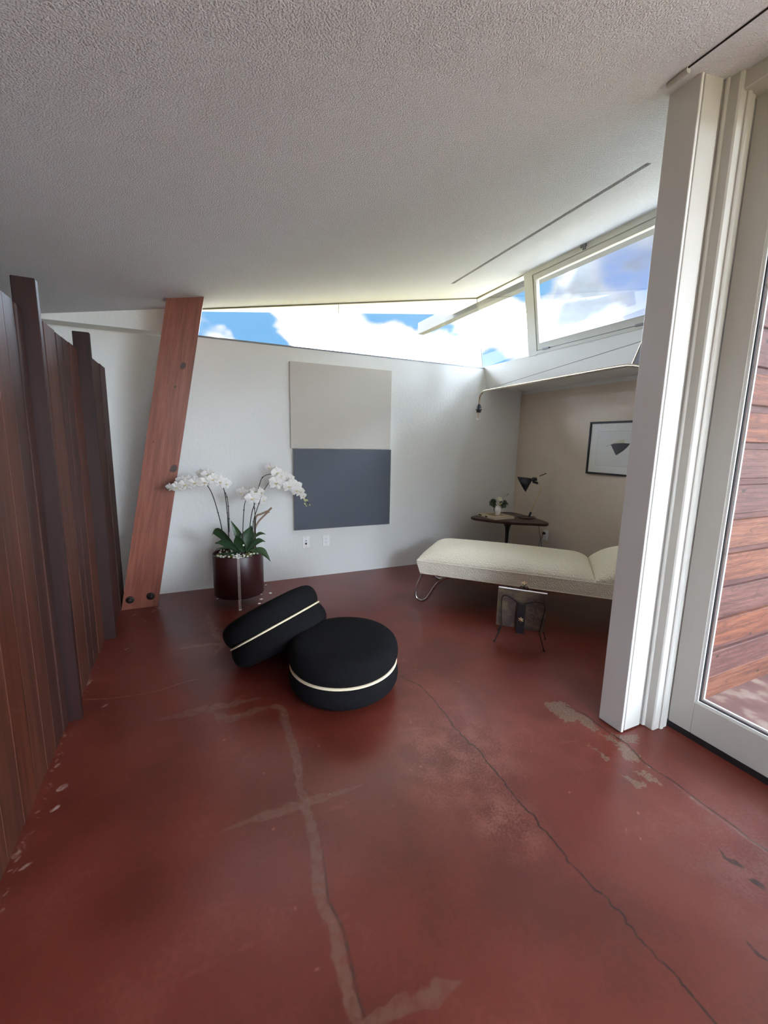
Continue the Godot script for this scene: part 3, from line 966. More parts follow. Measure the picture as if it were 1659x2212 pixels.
func poufs() -> void:
	pouf("round black furry pouf lying flat on the red floor, cream band round its middle", Transform3D(frame(Vector3(1, 0, 0.2), Vector3(-0.028, 1, 0.01)).basis, Vector3(0.73, 0.1535, -2.065)))
	pouf("round black furry pouf tipped on its edge, leaning against the flat one", Transform3D(frame(Vector3(1, 0.3, 0.2), Vector3(-0.416, 1, -0.512)).basis, Vector3(0.441, 0.2235, -2.498)))

func canvases() -> void:
	M.canvas_side = mat(rgb(226, 220, 210), 0.9)
	M.canvas_pale = mat(rgb(206, 199, 189), 0.9)
	M.canvas_slate = mat(rgb(84, 89, 99), 0.6)
	var weave := bumps(53, 0.3, 256, 1.5, 2)
	for m in [M.canvas_pale, M.canvas_slate]:
		tri_map(m, 4.0, false); bumpy(m, weave, 0.2)
	for a in [["pale beige painted canvas, upper of the two hung on the white wall", 0.875, 1.899, 1.2785, 2.059, M.canvas_pale], ["dark slate blue painted canvas, lower of the two hung on the white wall", 0.891, 1.910, 0.493, 1.2745, M.canvas_slate]]:
		var c := Vector3((a[1] + a[2]) / 2.0, a[3], ZB)
		var t := thing("canvas_painting", a[0], "painting", c, "canvases hung in a pair")
		var w: float = a[2] - a[1]
		var h: float = a[4] - a[3]
		var st := mb()
		box(st, Vector3(-w / 2, 0, 0.001), Vector3(w / 2, h, 0.038), 0.002)
		obj("stretcher", st, M.canvas_side, t)
		st = mb()
		box(st, Vector3(-w / 2 + 0.001, 0.001, 0.0375), Vector3(w / 2 - 0.001, h - 0.001, 0.040), 0.0008)
		obj("painted_face", st, a[5], t)

func plate_base(label: String, at: Vector3, face: Basis) -> Node3D:
	var t := thing("wall_plate", label, "wall plate", at)
	t.basis = face
	var st := mb()
	box(st, Vector3(-0.035, -0.057, 0), Vector3(0.035, 0.057, 0.007), 0.0025)
	obj("plate", st, M.plate, t)
	for y in [-0.048, 0.048]:
		st = mb()
		lathe(st, [Vector2(0.003, 0.006), Vector2(0.0025, 0.0072), Vector2(0, 0.0075)], 10, frame(Vector3.RIGHT, Vector3.BACK, Vector3(0, y, 0)))
		obj("screw", st, M.steel, t)
	return t

func receptacle(t: Node3D, y: float) -> void:
	var st := mb()
	box(st, Vector3(-0.0165, y - 0.014, 0.005), Vector3(0.0165, y + 0.014, 0.0085), 0.002)
	var r := obj("receptacle", st, M.plate, t)
	for s in [[-0.0075, 0.004, 0.001, 0.005], [0.0055, 0.004, 0.001, 0.004], [-0.0022, -0.0075, 0.0022, 0.0022]]:
		st = mb()
		box(st, Vector3(s[0], y + s[1] - s[3], 0.008), Vector3(s[0] + s[2] * 2.0, y + s[1] + s[3], 0.0088))
		obj("slot", st, M.hole, r)

func outlets() -> void:
	var t := plate_base("white wall plate with two small dark jacks below the slate canvas", Vector3(1.014, 0.361, ZB), Basis.IDENTITY)
	var st := mb()
	lathe(st, [Vector2(0.0055, 0.006), Vector2(0.005, 0.010), Vector2(0, 0.010)], 14, frame(Vector3.RIGHT, Vector3.BACK, Vector3(0, 0.014, 0)))
	obj("jack", st, M.hole, t)
	st = mb()
	box(st, Vector3(-0.009, -0.024, 0.0055), Vector3(0.009, -0.006, 0.0085), 0.001)
	obj("jack", st, M.hole, t)
	var u := plate_base("white double outlet right of the jack plate, below the slate canvas", Vector3(1.221, 0.362, ZB), Basis.IDENTITY)
	receptacle(u, 0.0195); receptacle(u, -0.0195)
	var v := plate_base("white outlet on the tan wall with the lamp's black plug in it", Vector3(XT, 0.350, -3.4475), Basis(Vector3(0, 0, 1), Vector3(0, 1, 0), Vector3(-1, 0, 0)))
	receptacle(v, 0.0195); receptacle(v, -0.0195)

# ---- potted orchids
func petal(st: SurfaceTool, dir: Vector2, length: float, width: float, lift: float, at := Vector3.ZERO) -> void:
	var d := Vector3(dir.x, dir.y, 0).normalized()
	var p := Vector3(-d.y, d.x, 0)
	sheet(st, 5, 6, func(u: float, v: float) -> Vector3:
		var s := v * 2.0 - 1.0
		var w := width * pow(maxf(sin(PI * pow(clampf(u * 0.93 + 0.05, 0.0, 1.0), 0.75)), 0.0), 0.6)
		return at + d * length * u + p * w * s + Vector3(0, 0, lift * u * u - 0.25 * width * s * s + 0.002 * sin(6.0 * u + 4.0 * s)), 1.0, randi_range(2, 3))

func flower_mesh() -> Array:
	var st := mb()
	petal(st, Vector2(0, 1), 0.050, 0.018, -0.004, Vector3(0, 0.004, -0.002))
	petal(st, Vector2(-0.75, -1), 0.048, 0.018, -0.002, Vector3(-0.003, -0.004, -0.002))
	petal(st, Vector2(0.75, -1), 0.048, 0.018, -0.002, Vector3(0.003, -0.004, -0.002))
	petal(st, Vector2(-1, 0.28), 0.052, 0.032, 0.004, Vector3(-0.003, 0.0, 0.001))
	petal(st, Vector2(1, 0.28), 0.052, 0.032, 0.004, Vector3(0.003, 0.0, 0.001))
	st.generate_normals()
	var fm := st.commit()
	st = mb()
	lathe(st, [Vector2(0.002, 0), Vector2(0.0055, 0.003), Vector2(0.006, 0.008), Vector2(0.003, 0.013), Vector2(0, 0.014)], 10, frame(Vector3.RIGHT, Vector3(0, -0.5, 1), Vector3(0, -0.004, 0)))
	for s in [-1.0, 1.0]:
		lathe(st, [Vector2(0.0, 0), Vector2(0.004, 0.003), Vector2(0.004, 0.008), Vector2(0, 0.011)], 8, frame(Vector3.RIGHT, Vector3(s * 0.9, 0.5, 0.6), Vector3(s * 0.003, -0.006, 0.004)))
	st.generate_normals()
	return [fm, st.commit()]

func leaf(st: SurfaceTool, base: Vector3, ctrl: Vector3, tip: Vector3, side: Vector3, width: float) -> void:
	sheet(st, 10, 4, func(u: float, v: float) -> Vector3:
		var s := v * 2.0 - 1.0
		var c := base.lerp(ctrl, u).lerp(ctrl.lerp(tip, u), u)
		var w := width * (0.25 + 0.75 * sin(PI * pow(u, 0.9))) if u < 0.6 else width * (0.25 + 0.75 * sin(PI * pow(u, 0.9))) * pow(maxf(1.0 - (u - 0.6) / 0.4, 0.0), 0.45)
		var d := (tip - base).normalized()
		var nn := side.cross(d).normalized()
		return c + side * w * s + nn * (absf(s) * 0.25 * width))

func planter() -> void:
	seed(12)
	var c := Vector3(0.335, 0, -3.585)
	M.pot = mat(rgb(58, 25, 25), 0.38)
	M.acrylic = mat(Color(0.9, 0.82, 0.78, 0.25), 0.05)
	M.acrylic.transparency = BaseMaterial3D.TRANSPARENCY_ALPHA
	M.soil = mat(rgb(64, 42, 30), 0.98)
	M.moss = mat(rgb(104, 104, 44), 0.95)
	M.pebble = mat(rgb(238, 234, 226), 0.7)
	M.leaf = mat(rgb(48, 70, 44), 0.38)
	M.leaf.backlight_enabled = true
	M.leaf.backlight = Color(0.10, 0.16, 0.06)
	M.leaf_light = mat(rgb(66, 88, 54), 0.4)
	M.stalk = mat(rgb(44, 40, 32), 0.6)
	M.petal = mat(rgb(226, 221, 214), 0.6)
	M.petal.backlight_enabled = true
	M.petal.backlight = Color(0.35, 0.34, 0.30)
	M.lip = mat(rgb(214, 196, 140), 0.5)
	M.bud = mat(rgb(196, 198, 140), 0.5)
	M.driftwood = mat(rgb(142, 118, 98), 0.85)

	var t := thing("planter", "dark oxblood cylinder planter on clear acrylic legs at the white wall", "planter", c)
	var st := mb()
	lathe(st, [Vector2(0, 0.082), Vector2(0.196, 0.082), Vector2(0.2, 0.086), Vector2(0.2, 0.424), Vector2(0.1985, 0.427), Vector2(0.194, 0.427), Vector2(0.192, 0.424), Vector2(0.192, 0.39)], 64)
	obj("pot", st, M.pot, t)
	st = mb()
	st.set_smooth_group(1)
	lathe(st, [Vector2(0.193, 0.402), Vector2(0.15, 0.406), Vector2(0.08, 0.412), Vector2(0, 0.414)], 32)
	obj("soil", st, M.soil, t)
	for k in 3:
		var a := atan2(0.216, -0.02) + TAU * k / 3.0
		var xf := Transform3D(Basis(UP, -a), Vector3.ZERO)
		st = mb()
		box(st, Vector3(0.2008, 0.0, -0.011), Vector3(0.2128, 0.432, 0.011), 0.001, xf)
		box(st, Vector3(0.0, 0.066, -0.011), Vector3(0.2008, 0.0815, 0.011), 0.001, xf)
		obj("leg", st, M.acrylic, t)
		for e in [0.0, 0.428]:
			st = mb()
			box(st, Vector3(0.2005, e, -0.0112), Vector3(0.2132, e + 0.0055, 0.0112), 0.001, xf)
			obj("leg_end", st, M.plate, t)

	# gravel and moss
	st = mb()
	for i in 200:
		var a := randf() * TAU
		var r := 0.185 * sqrt(randf())
		var p := Vector3(cos(a) * r, 0.416 + randf() * 0.012, sin(a) * r)
		if p.z < 0.02 and randf() < 0.6: continue
		if i % 3 != 0 and p.x > 0.03 and p.z < 0.1: continue
		var s := randf_range(0.006, 0.012)
		lathe(st, [Vector2(0, -s * 0.7), Vector2(s * 0.8, -s * 0.3), Vector2(s, s * 0.2), Vector2(s * 0.6, s * 0.7), Vector2(0, s * 0.8)], 6, frame(Vector3(randf() - 0.5, 0.2, 0.3), Vector3(randf() - 0.5, 1, randf() - 0.5), p + c))
	var gr := obj("white_gravel", st, M.pebble)
	tag(gr, "white gravel scattered on the soil inside the dark planter", "gravel")
	gr.set_meta("kind", "stuff")
	st = mb()
	for q in [[0.075, 0.12, 0.035], [0.13, 0.06, 0.032], [0.16, 0.02, 0.03], [-0.16, 0.06, 0.03], [0.02, 0.15, 0.02], [-0.06, 0.10, 0.024], [0.13, -0.05, 0.03]]:
		for k in 14:
			var s: float = q[2] * randf_range(0.25, 0.5)
			lathe(st, [Vector2(0, -s), Vector2(s, -s * 0.2), Vector2(s * 0.8, s * 0.6), Vector2(0, s)], 6, Transform3D(Basis.IDENTITY, c + Vector3(q[0] + randfn(0, 0.4) * q[2], 0.412 + randf() * q[2] * 0.5, q[1] + randfn(0, 0.4) * q[2])))
	var mo := obj("moss", st, M.moss)
	tag(mo, "yellow green moss tufts on the soil inside the dark planter", "moss")
	mo.set_meta("kind", "stuff")
	# pebbles that fell out
	var spots := [["white pebble lying on the red floor farthest right of the planter", Vector3(0.60, 0, -3.66), 0.012], ["white pebble at the right foot of the planter, upper of the two there", Vector3(0.505, 0, -3.545), 0.012], ["white pebble at the right foot of the planter, lower of the two there", Vector3(0.475, 0, -3.455), 0.010], ["tiny white pebble against the white wall right of the planter", Vector3(0.60, 0, -3.90), 0.008]]
	for s in spots:
		st = mb()
		var r: float = s[2]
		lathe(st, [Vector2(0, 0), Vector2(r * 0.8, r * 0.1), Vector2(r, r * 0.5), Vector2(r * 0.7, r * 0.95), Vector2(0, r * 1.1)], 8, Transform3D(Basis.from_scale(Vector3(1.3, 0.9, 0.8)), Vector3.ZERO))
		var pb := obj("pebble", st, M.pebble)
		pb.position = s[1]
		tag(pb, s[0], "pebble", "loose white pebbles on the floor")

	var fl := flower_mesh()
	var Z := c.z
	var P := func(x: float, y: float, dz := 0.0) -> Vector3: return Vector3(x, y, Z + dz)
	var path := func(a: Array, dz0: float, dz1: float) -> Array:
		var o := []
		for i in a.size(): o.append(Vector3(a[i].x, a[i].y, Z + lerpf(dz0, dz1, float(i) / (a.size() - 1))))
		return smooth_path(o, 4)
	var orchid := func(label: String, at: Vector3) -> Node3D: return thing("orchid", label, "orchid", at, "white orchids in the planter")
	# left orchid: two spikes arching to the left
	var spec := [
		{"label": "white orchid whose long spikes arch left in front of the leaning beam", "at": Vector3(0.25, 0.41, Z),
			"stems": [[[V(0.235, 0.42), V(0.216, 0.633), V(0.193, 0.769), V(0.160, 0.908), V(0.125, 0.989), V(0.088, 1.023), V(0.028, 1.033), V(-0.055, 1.014), V(-0.153, 0.967)], 0.02, 0.05], [[V(0.27, 0.42), V(0.267, 0.629), V(0.263, 0.800), V(0.248, 0.947), V(0.226, 0.978), V(0.188, 1.004), V(0.135, 1.051), V(0.075, 1.069)], 0.0, -0.02], [[V(0.272, 0.6), V(0.275, 0.75), V(0.269, 0.869), V(0.256, 0.930)], 0.0, 0.01]],
			"flowers": [[-0.135, 0.983, 0.06, 0.72, -0.9, -0.5], [-0.091, 0.989, 0.08, 0.9, -0.6, -0.35], [-0.032, 1.004, 0.06, 1.05, -0.5, -0.3], [0.035, 1.020, 0.08, 1.05, -0.4, -0.2], [0.106, 1.019, 0.06, 1.0, 0.2, -0.4], [0.131, 1.074, 0.03, 1.05, -0.2, 0.1], [0.080, 1.082, 0.0, 0.8, -1.0, 0.2], [0.165, 1.042, 0.07, 1.0, 0.0, -0.15], [0.217, 1.020, 0.05, 1.05, 0.35, -0.1], [0.263, 1.001, 0.03, 0.95, 0.7, -0.1], [-0.06, 1.03, 0.02, 0.9, -0.5, 0.4], [0.0, 1.03, 0.0, 0.9, 0.3, 0.3]],
			"buds": [],
			"leaves": [[V(0.15, 0.72), V(0.144, 0.606), 0.08, Vector3(0.15, 0.55, 0.5), 0.045], [V(0.23, 0.58), V(0.155, 0.552), 0.14, Vector3(0.1, 0.7, 0.4), 0.036], [V(0.24, 0.53), V(0.156, 0.492), 0.12, Vector3(0.1, 0.3, 0.8), 0.03], [V(0.30, 0.46), V(0.182, 0.468), 0.16, Vector3(0.1, 0.4, 0.7), 0.034]], "base": Vector3(0.345, 0.435, Z + 0.05)},
		{"label": "white orchid in the middle of the planter with a short spike of turned away blooms", "at": Vector3(0.372, 0.41, Z),
			"stems": [[[V(0.370, 0.43), V(0.372, 0.537), V(0.382, 0.706), V(0.400, 0.847), V(0.444, 0.915), V(0.502, 0.905)], 0.03, 0.05]],
			"flowers": [[0.375, 0.925, 0.03, 1.0, -0.9, 0.25], [0.408, 0.905, 0.05, 1.05, -0.5, 0.5], [0.453, 0.885, 0.09, 1.25, -0.1, -0.1], [0.525, 0.925, 0.06, 0.95, 1.4, 0.2], [0.543, 0.862, 0.07, 0.95, 1.3, -0.1], [0.48, 0.93, 0.04, 0.9, 0.5, 0.7]],
			"buds": [],
			"leaves": [[V(0.36, 0.55), V(0.293, 0.690), -0.05, Vector3(0.75, 0.45, 0.2), 0.026], [V(0.33, 0.54), V(0.317, 0.598), 0.1, Vector3(0.8, 0.3, 0.4), 0.036], [V(0.40, 0.56), V(0.450, 0.650), 0.02, Vector3(0.96, -0.1, 0.2), 0.048]], "base": Vector3(0.385, 0.43, Z + 0.03)},
		{"label": "white orchid whose tallest spike arches right across the slate canvas", "at": Vector3(0.44, 0.41, Z),
			"stems": [[[V(0.43, 0.42), V(0.434, 0.613), V(0.455, 0.755), V(0.484, 0.843), V(0.508, 0.940), V(0.522, 0.992), V(0.545, 1.045), V(0.593, 1.070), V(0.636, 1.065), V(0.714, 1.024), V(0.802, 0.931), V(0.875, 0.864), V(0.931, 0.806)], 0.0, 0.06], [[V(0.45, 0.42), V(0.464, 0.629), V(0.475, 0.701), V(0.517, 0.824), V(0.554, 0.921), V(0.581, 0.969), V(0.608, 1.008)], -0.03, 0.0], [[V(0.475, 0.42), V(0.478, 0.63), V(0.477, 0.76), V(0.470, 0.86)], 0.01, 0.02]],
			"flowers": [[0.610, 1.123, 0.02, 0.95, -0.7, 0.4], [0.658, 1.085, 0.06, 1.05, 0.2, 0.0], [0.696, 1.060, 0.05, 0.95, 0.7, 0.1], [0.644, 1.005, 0.09, 1.25, 0.0, -0.1], [0.741, 1.043, 0.05, 1.0, 0.2, 0.1], [0.775, 1.030, 0.04, 0.9, 0.8, 0.1], [0.748, 0.975, 0.09, 1.1, 0.2, -0.1], [0.787, 0.998, 0.06, 0.9, 0.6, 0.0], [0.812, 0.938, 0.09, 1.05, 0.2, -0.15], [0.847, 0.922, 0.07, 0.95, 0.6, -0.1], [0.830, 0.975, 0.05, 0.9, 0.3, 0.3], [0.872, 0.885, 0.07, 0.7, 0.6, -0.2]],
			"buds": [[0.885, 0.850, 0.07, 1.2], [0.907, 0.846, 0.06, 0.9], [0.929, 0.805, 0.06, 0.7], [0.885, 0.818, 0.07, 0.8], [0.897, 0.80, 0.07, 0.6]],
			"leaves": [[V(0.47, 0.60), V(0.558, 0.568), 0.05, Vector3(0.2, 0.6, 0.5), 0.034], [V(0.47, 0.54), V(0.542, 0.517), 0.1, Vector3(0.1, 0.75, 0.4), 0.034], [V(0.49, 0.52), V(0.568, 0.365), 0.17, Vector3(0.75, 0.45, 0.2), 0.03], [V(0.44, 0.50), V(0.47, 0.565), -0.06, Vector3(0.8, -0.2, 0.4), 0.03]], "base": Vector3(0.405, 0.43, Z + 0.05)}]
	for s in spec:
		var o: Node3D = orchid.call(s.label, s.at)
		for l in s.leaves:
			st = mb()
			leaf(st, s.base - s.at, Vector3(l[0].x, l[0].y, Z + l[2] * 0.6) - s.at, Vector3(l[1].x, l[1].y, Z + l[2]) - s.at, (l[3] as Vector3).normalized(), l[4] * 1.2)
			obj("leaf", st, M.leaf if l[4] > 0.031 else M.leaf_light, o)
		for a in s.stems:
			st = mb()
			var pp := []
			for p in path.call(a[0], a[1], a[2]): pp.append(p - s.at)
			var rr := []
			for i in pp.size(): rr.append(lerpf(0.0042, 0.0022, float(i) / pp.size()))
			tube(st, pp, rr, 7)
			for k in [0.25, 0.5, 0.7]:
				var p: Vector3 = pp[int(k * pp.size())]
				lathe(st, [Vector2(0, -0.008), Vector2(0.005, -0.004), Vector2(0.006, 0.003), Vector2(0, 0.009)], 7, Transform3D(Basis.IDENTITY, p))
			obj("flower_spike", st, M.stalk, o)
		for f in s.flowers:
			var dir := Vector3(f[4] * 0.8 + randf_range(-0.1, 0.1), f[5], 1.0).normalized()
			var fm := place("flower", fl[0], M.petal, o)
			fm.transform = Transform3D(Basis.looking_at(-dir, Vector3(randf_range(-0.2, 0.2), 1, 0)).scaled(Vector3.ONE * f[3] * 0.96), P.call(f[0], f[1], f[2]) - s.at)
			place("lip", fl[1], M.lip, fm)
		for b in s.buds:
			st = mb()
			var k: float = b[3] * 0.011
			lathe(st, [Vector2(0, -k * 1.5), Vector2(k * 0.7, -k * 0.8), Vector2(k * 0.85, 0), Vector2(k * 0.4, k), Vector2(0, k * 1.2)], 8, frame(Vector3.RIGHT, Vector3(-0.5, 0.8, 0.1), P.call(b[0], b[1], b[2]) - s.at))
			obj("bud", st, M.bud, o)
	# driftwood
	st = mb()
	tube(st, path.call([V(0.478, 0.42), V(0.481, 0.610), V(0.492, 0.709), V(0.536, 0.733), V(0.584, 0.753), V(0.604, 0.766), V(0.620, 0.783)], -0.04, -0.02), 0.0085, 7)
	tube(st, path.call([V(0.470, 0.50), V(0.481, 0.610), V(0.508, 0.667), V(0.544, 0.706), V(0.590, 0.748), V(0.598, 0.742)], -0.02, -0.02), 0.0075, 7)
	var dw := obj("driftwood_stick", st, M.driftwood)
	tag(dw, "forked bare driftwood stick standing among the orchids in the planter", "stick")
	st = mb()
	lathe(st, [Vector2(0, -0.008), Vector2(0.006, -0.0055), Vector2(0.008, 0), Vector2(0.006, 0.0055), Vector2(0, 0.008)], 12)
	var bead := obj("bead", st, M.pebble)
	bead.position = Vector3(0.366, 0.512, Z + 0.13)
	tag(bead, "small bright white bead on the orchid leaves above the planter", "bead")
	st = mb()
	tube(st, [Vector3(0, -0.006, 0), Vector3(0.002, -0.05, -0.03), Vector3(0.004, -0.1, -0.06)], 0.0012, 6)
	obj("pick", st, M.stalk, bead)

# ---- cream daybed: local x runs along it from the foot, z across it (minus is away from the viewer)
func daybed() -> void:
	var u := Vector3(0.690, 0, 0.724).normalized()
	var t := thing("daybed", "cream bouclé daybed with raised headrest and bent chrome tube legs", "daybed", Vector3(1.763, 0, -2.988))
	t.basis = Basis(u, UP, u.cross(UP))
	var L0 := -0.043
	var L1 := 1.312
	var W0 := -0.05
	var W1 := 0.684
	var HS := 0.374
	var edge := func(d: float, r: float) -> float: return 1.0 if d >= r else sqrt(maxf(1.0 - (1.0 - d / r) * (1.0 - d / r), 0.0))
	var st := mb()
	sheet(st, 60, 40, func(a: float, b: float) -> Vector3:
		var aa := 0.5 - 0.5 * cos(PI * a)
		var bb := 0.5 - 0.5 * cos(PI * b)
		var s := lerpf(L0, L1, aa)
		var w := lerpf(W0, W1, bb)
		var h: float = HS + 0.085 * edge.call(s - L0, 0.16) * edge.call(L1 - s, 0.15) * edge.call(minf(w - W0, W1 - w), 0.20) + 0.022 * sin(PI * bb) * sin(PI * aa)
		return Vector3(s, h, -w))
	obj("mattress", st, M.fabric, t)
	st = mb()
	extrude(st, [Vector3(-0.008, 0.268, -W0), Vector3(-0.020, 0.30, -W0), Vector3(L0 + 0.002, HS - 0.012, -W0), Vector3(L0 + 0.004, HS, -W0), Vector3(1.93, HS, -W0), Vector3(1.93, 0.268, -W0)], Vector3(0, 0, -(W1 - W0)))
	obj("base", st, M.fabric, t)
	st = mb()
	tube(st, [Vector3(1.93, HS, -W0), Vector3(L0 + 0.02, HS, -W0), Vector3(L0 + 0.003, HS, -W0 - 0.004), Vector3(L0 - 0.001, HS, -W0 - 0.02), Vector3(L0 - 0.001, HS, -W1 + 0.02), Vector3(L0 + 0.02, HS, -W1), Vector3(1.93, HS, -W1)], 0.0055, 8)
	tube(st, [Vector3(1.93, 0.270, -W0), Vector3(-0.008, 0.270, -W0), Vector3(-0.010, 0.270, -W1)], 0.004, 8)
	obj("piping", st, M.fabric, t)
	st = mb()
	var hb := func(s: float) -> float: return HS + 0.002 + 0.20 * (s - 1.31)
	sheet(st, 40, 40, func(a: float, b: float) -> Vector3:
		var aa := 0.5 - 0.5 * cos(PI * a)
		var bb := 0.5 - 0.5 * cos(PI * b)
		var s := lerpf(1.308, 1.93, aa)
		var w := lerpf(W0, W1, bb)
		var h: float = hb.call(s) + 0.115 * edge.call(s - 1.308, 0.19) * edge.call(1.93 - s, 0.12) * edge.call(minf(w - W0, W1 - w), 0.20) + 0.025 * sin(PI * bb) * sin(PI * aa)
		return Vector3(s, h, -w))
	obj("headrest", st, M.fabric, t)
	st = mb()
	extrude(st, [Vector3(1.31, HS, -W0 - 0.002), Vector3(1.93, HS, -W0 - 0.002), Vector3(1.93, hb.call(1.93), -W0 - 0.002)], Vector3(0, 0, -(W1 - W0) + 0.004))
	obj("headrest_wedge", st, M.fabric, t)
	var pin := [Vector3(0.004, 0.268, 0), Vector3(-0.018, 0.205, 0), Vector3(-0.045, 0.135, 0), Vector3(-0.058, 0.075, 0), Vector3(-0.046, 0.030, 0), Vector3(0.0, 0.0115, 0), Vector3(0.044, 0.038, 0), Vector3(0.078, 0.095, 0), Vector3(0.118, 0.165, 0), Vector3(0.160, 0.212, 0), Vector3(0.220, 0.250, 0), Vector3(0.25, 0.268, 0)]
	for w in [0.0, 0.634]:
		for e in [0.0, 1.0]:
			st = mb()
			var pp := []
			for p in pin: pp.append(Vector3(p.x if e == 0.0 else 1.86 - p.x, p.y, -w))
			tube(st, smooth_path(pp, 5), 0.0115, 12)
			obj("leg", st, M.chrome, t)

# ---- wire rack with a picture book in it: local x along its front, z = minus depth
func star(st: SurfaceTool, r: float, thick: float, xf: Transform3D) -> void:
	st.set_smooth_group(-1)
	for k in 12:
		var a := TAU * k / 12.0 + PI / 2
		var b := TAU * (k + 1) / 12.0 + PI / 2
		var ra := r if k % 2 == 0 else r * 0.55
		var rb := r if k % 2 == 1 else r * 0.55
		var p := xf * Vector3(cos(a) * ra, sin(a) * ra, 0)
		var q := xf * Vector3(cos(b) * rb, sin(b) * rb, 0)
		tri(st, xf * Vector3(0, 0, thick), p, q, xf.basis * Vector3(0, 0, 1))
		tri(st, xf * Vector3(0, 0, -thick), p, q, xf.basis * Vector3(0, 0, -1))

func cover_image() -> ImageTexture:
	var w := 320
	var h := 280
	var n := fbm(61, 0.006, 4)
	var im := Image.create(w, h, false, Image.FORMAT_RGB8)
	# thin outlined capitals set on their side, as on the cover
	var seg := []
	var ring := func(cx: float, cy2: float, rx: float, ry: float, a0: float, a1: float) -> void:
		for i in 20:
			var a := lerpf(a0, a1, i / 20.0)
			var b := lerpf(a0, a1, (i + 1) / 20.0)
			seg.append([Vector2(cx + cos(a) * rx, cy2 + sin(a) * ry), Vector2(cx + cos(b) * rx, cy2 + sin(b) * ry)])
	ring.call(226, 84, 20, 26, PI, TAU)
	ring.call(222, 132, 20, 22, 0.0, TAU)
	seg.append([Vector2(238, 146), Vector2(262, 172)])
	seg.append([Vector2(210, 168), Vector2(240, 178)])
	ring.call(218, 214, 20, 24, 0.0, TAU)
	ring.call(272, 76, 22, 22, PI, TAU)
	seg.append([Vector2(258, 176), Vector2(280, 152)]); seg.append([Vector2(280, 152), Vector2(286, 186)])
	for l in [[252, 196, 252, 222], [252, 196, 284, 204], [268, 198, 268, 216], [284, 204, 282, 226], [248, 238, 280, 246], [258, 120, 284, 136]]: seg.append([Vector2(l[0], l[1]), Vector2(l[2], l[3])])
	for y in h:
		for x in w:
			var v := n.get_noise_2d(x + 60.0 * n.get_noise_2d(x, y + 300.0), y * 1.6)
			var c := rgb(90, 76, 68).lerp(rgb(112, 98, 76), smoothstep(-0.1, 0.5, v)).lerp(rgb(74, 62, 60), smoothstep(0.1, -0.5, v))
			im.set_pixel(x, y, c)
	for s in seg:
		var steps := int(s[0].distance_to(s[1]) * 1.5) + 1
		for i in steps + 1:
			var p: Vector2 = s[0].lerp(s[1], float(i) / steps)
			for dx in 2:
				for dy in 2:
					im.set_pixel(clampi(int(p.x) + dx, 0, w - 1), clampi(int(p.y) + dy, 0, h - 1), rgb(132, 118, 106))
	return ImageTexture.create_from_image(im)

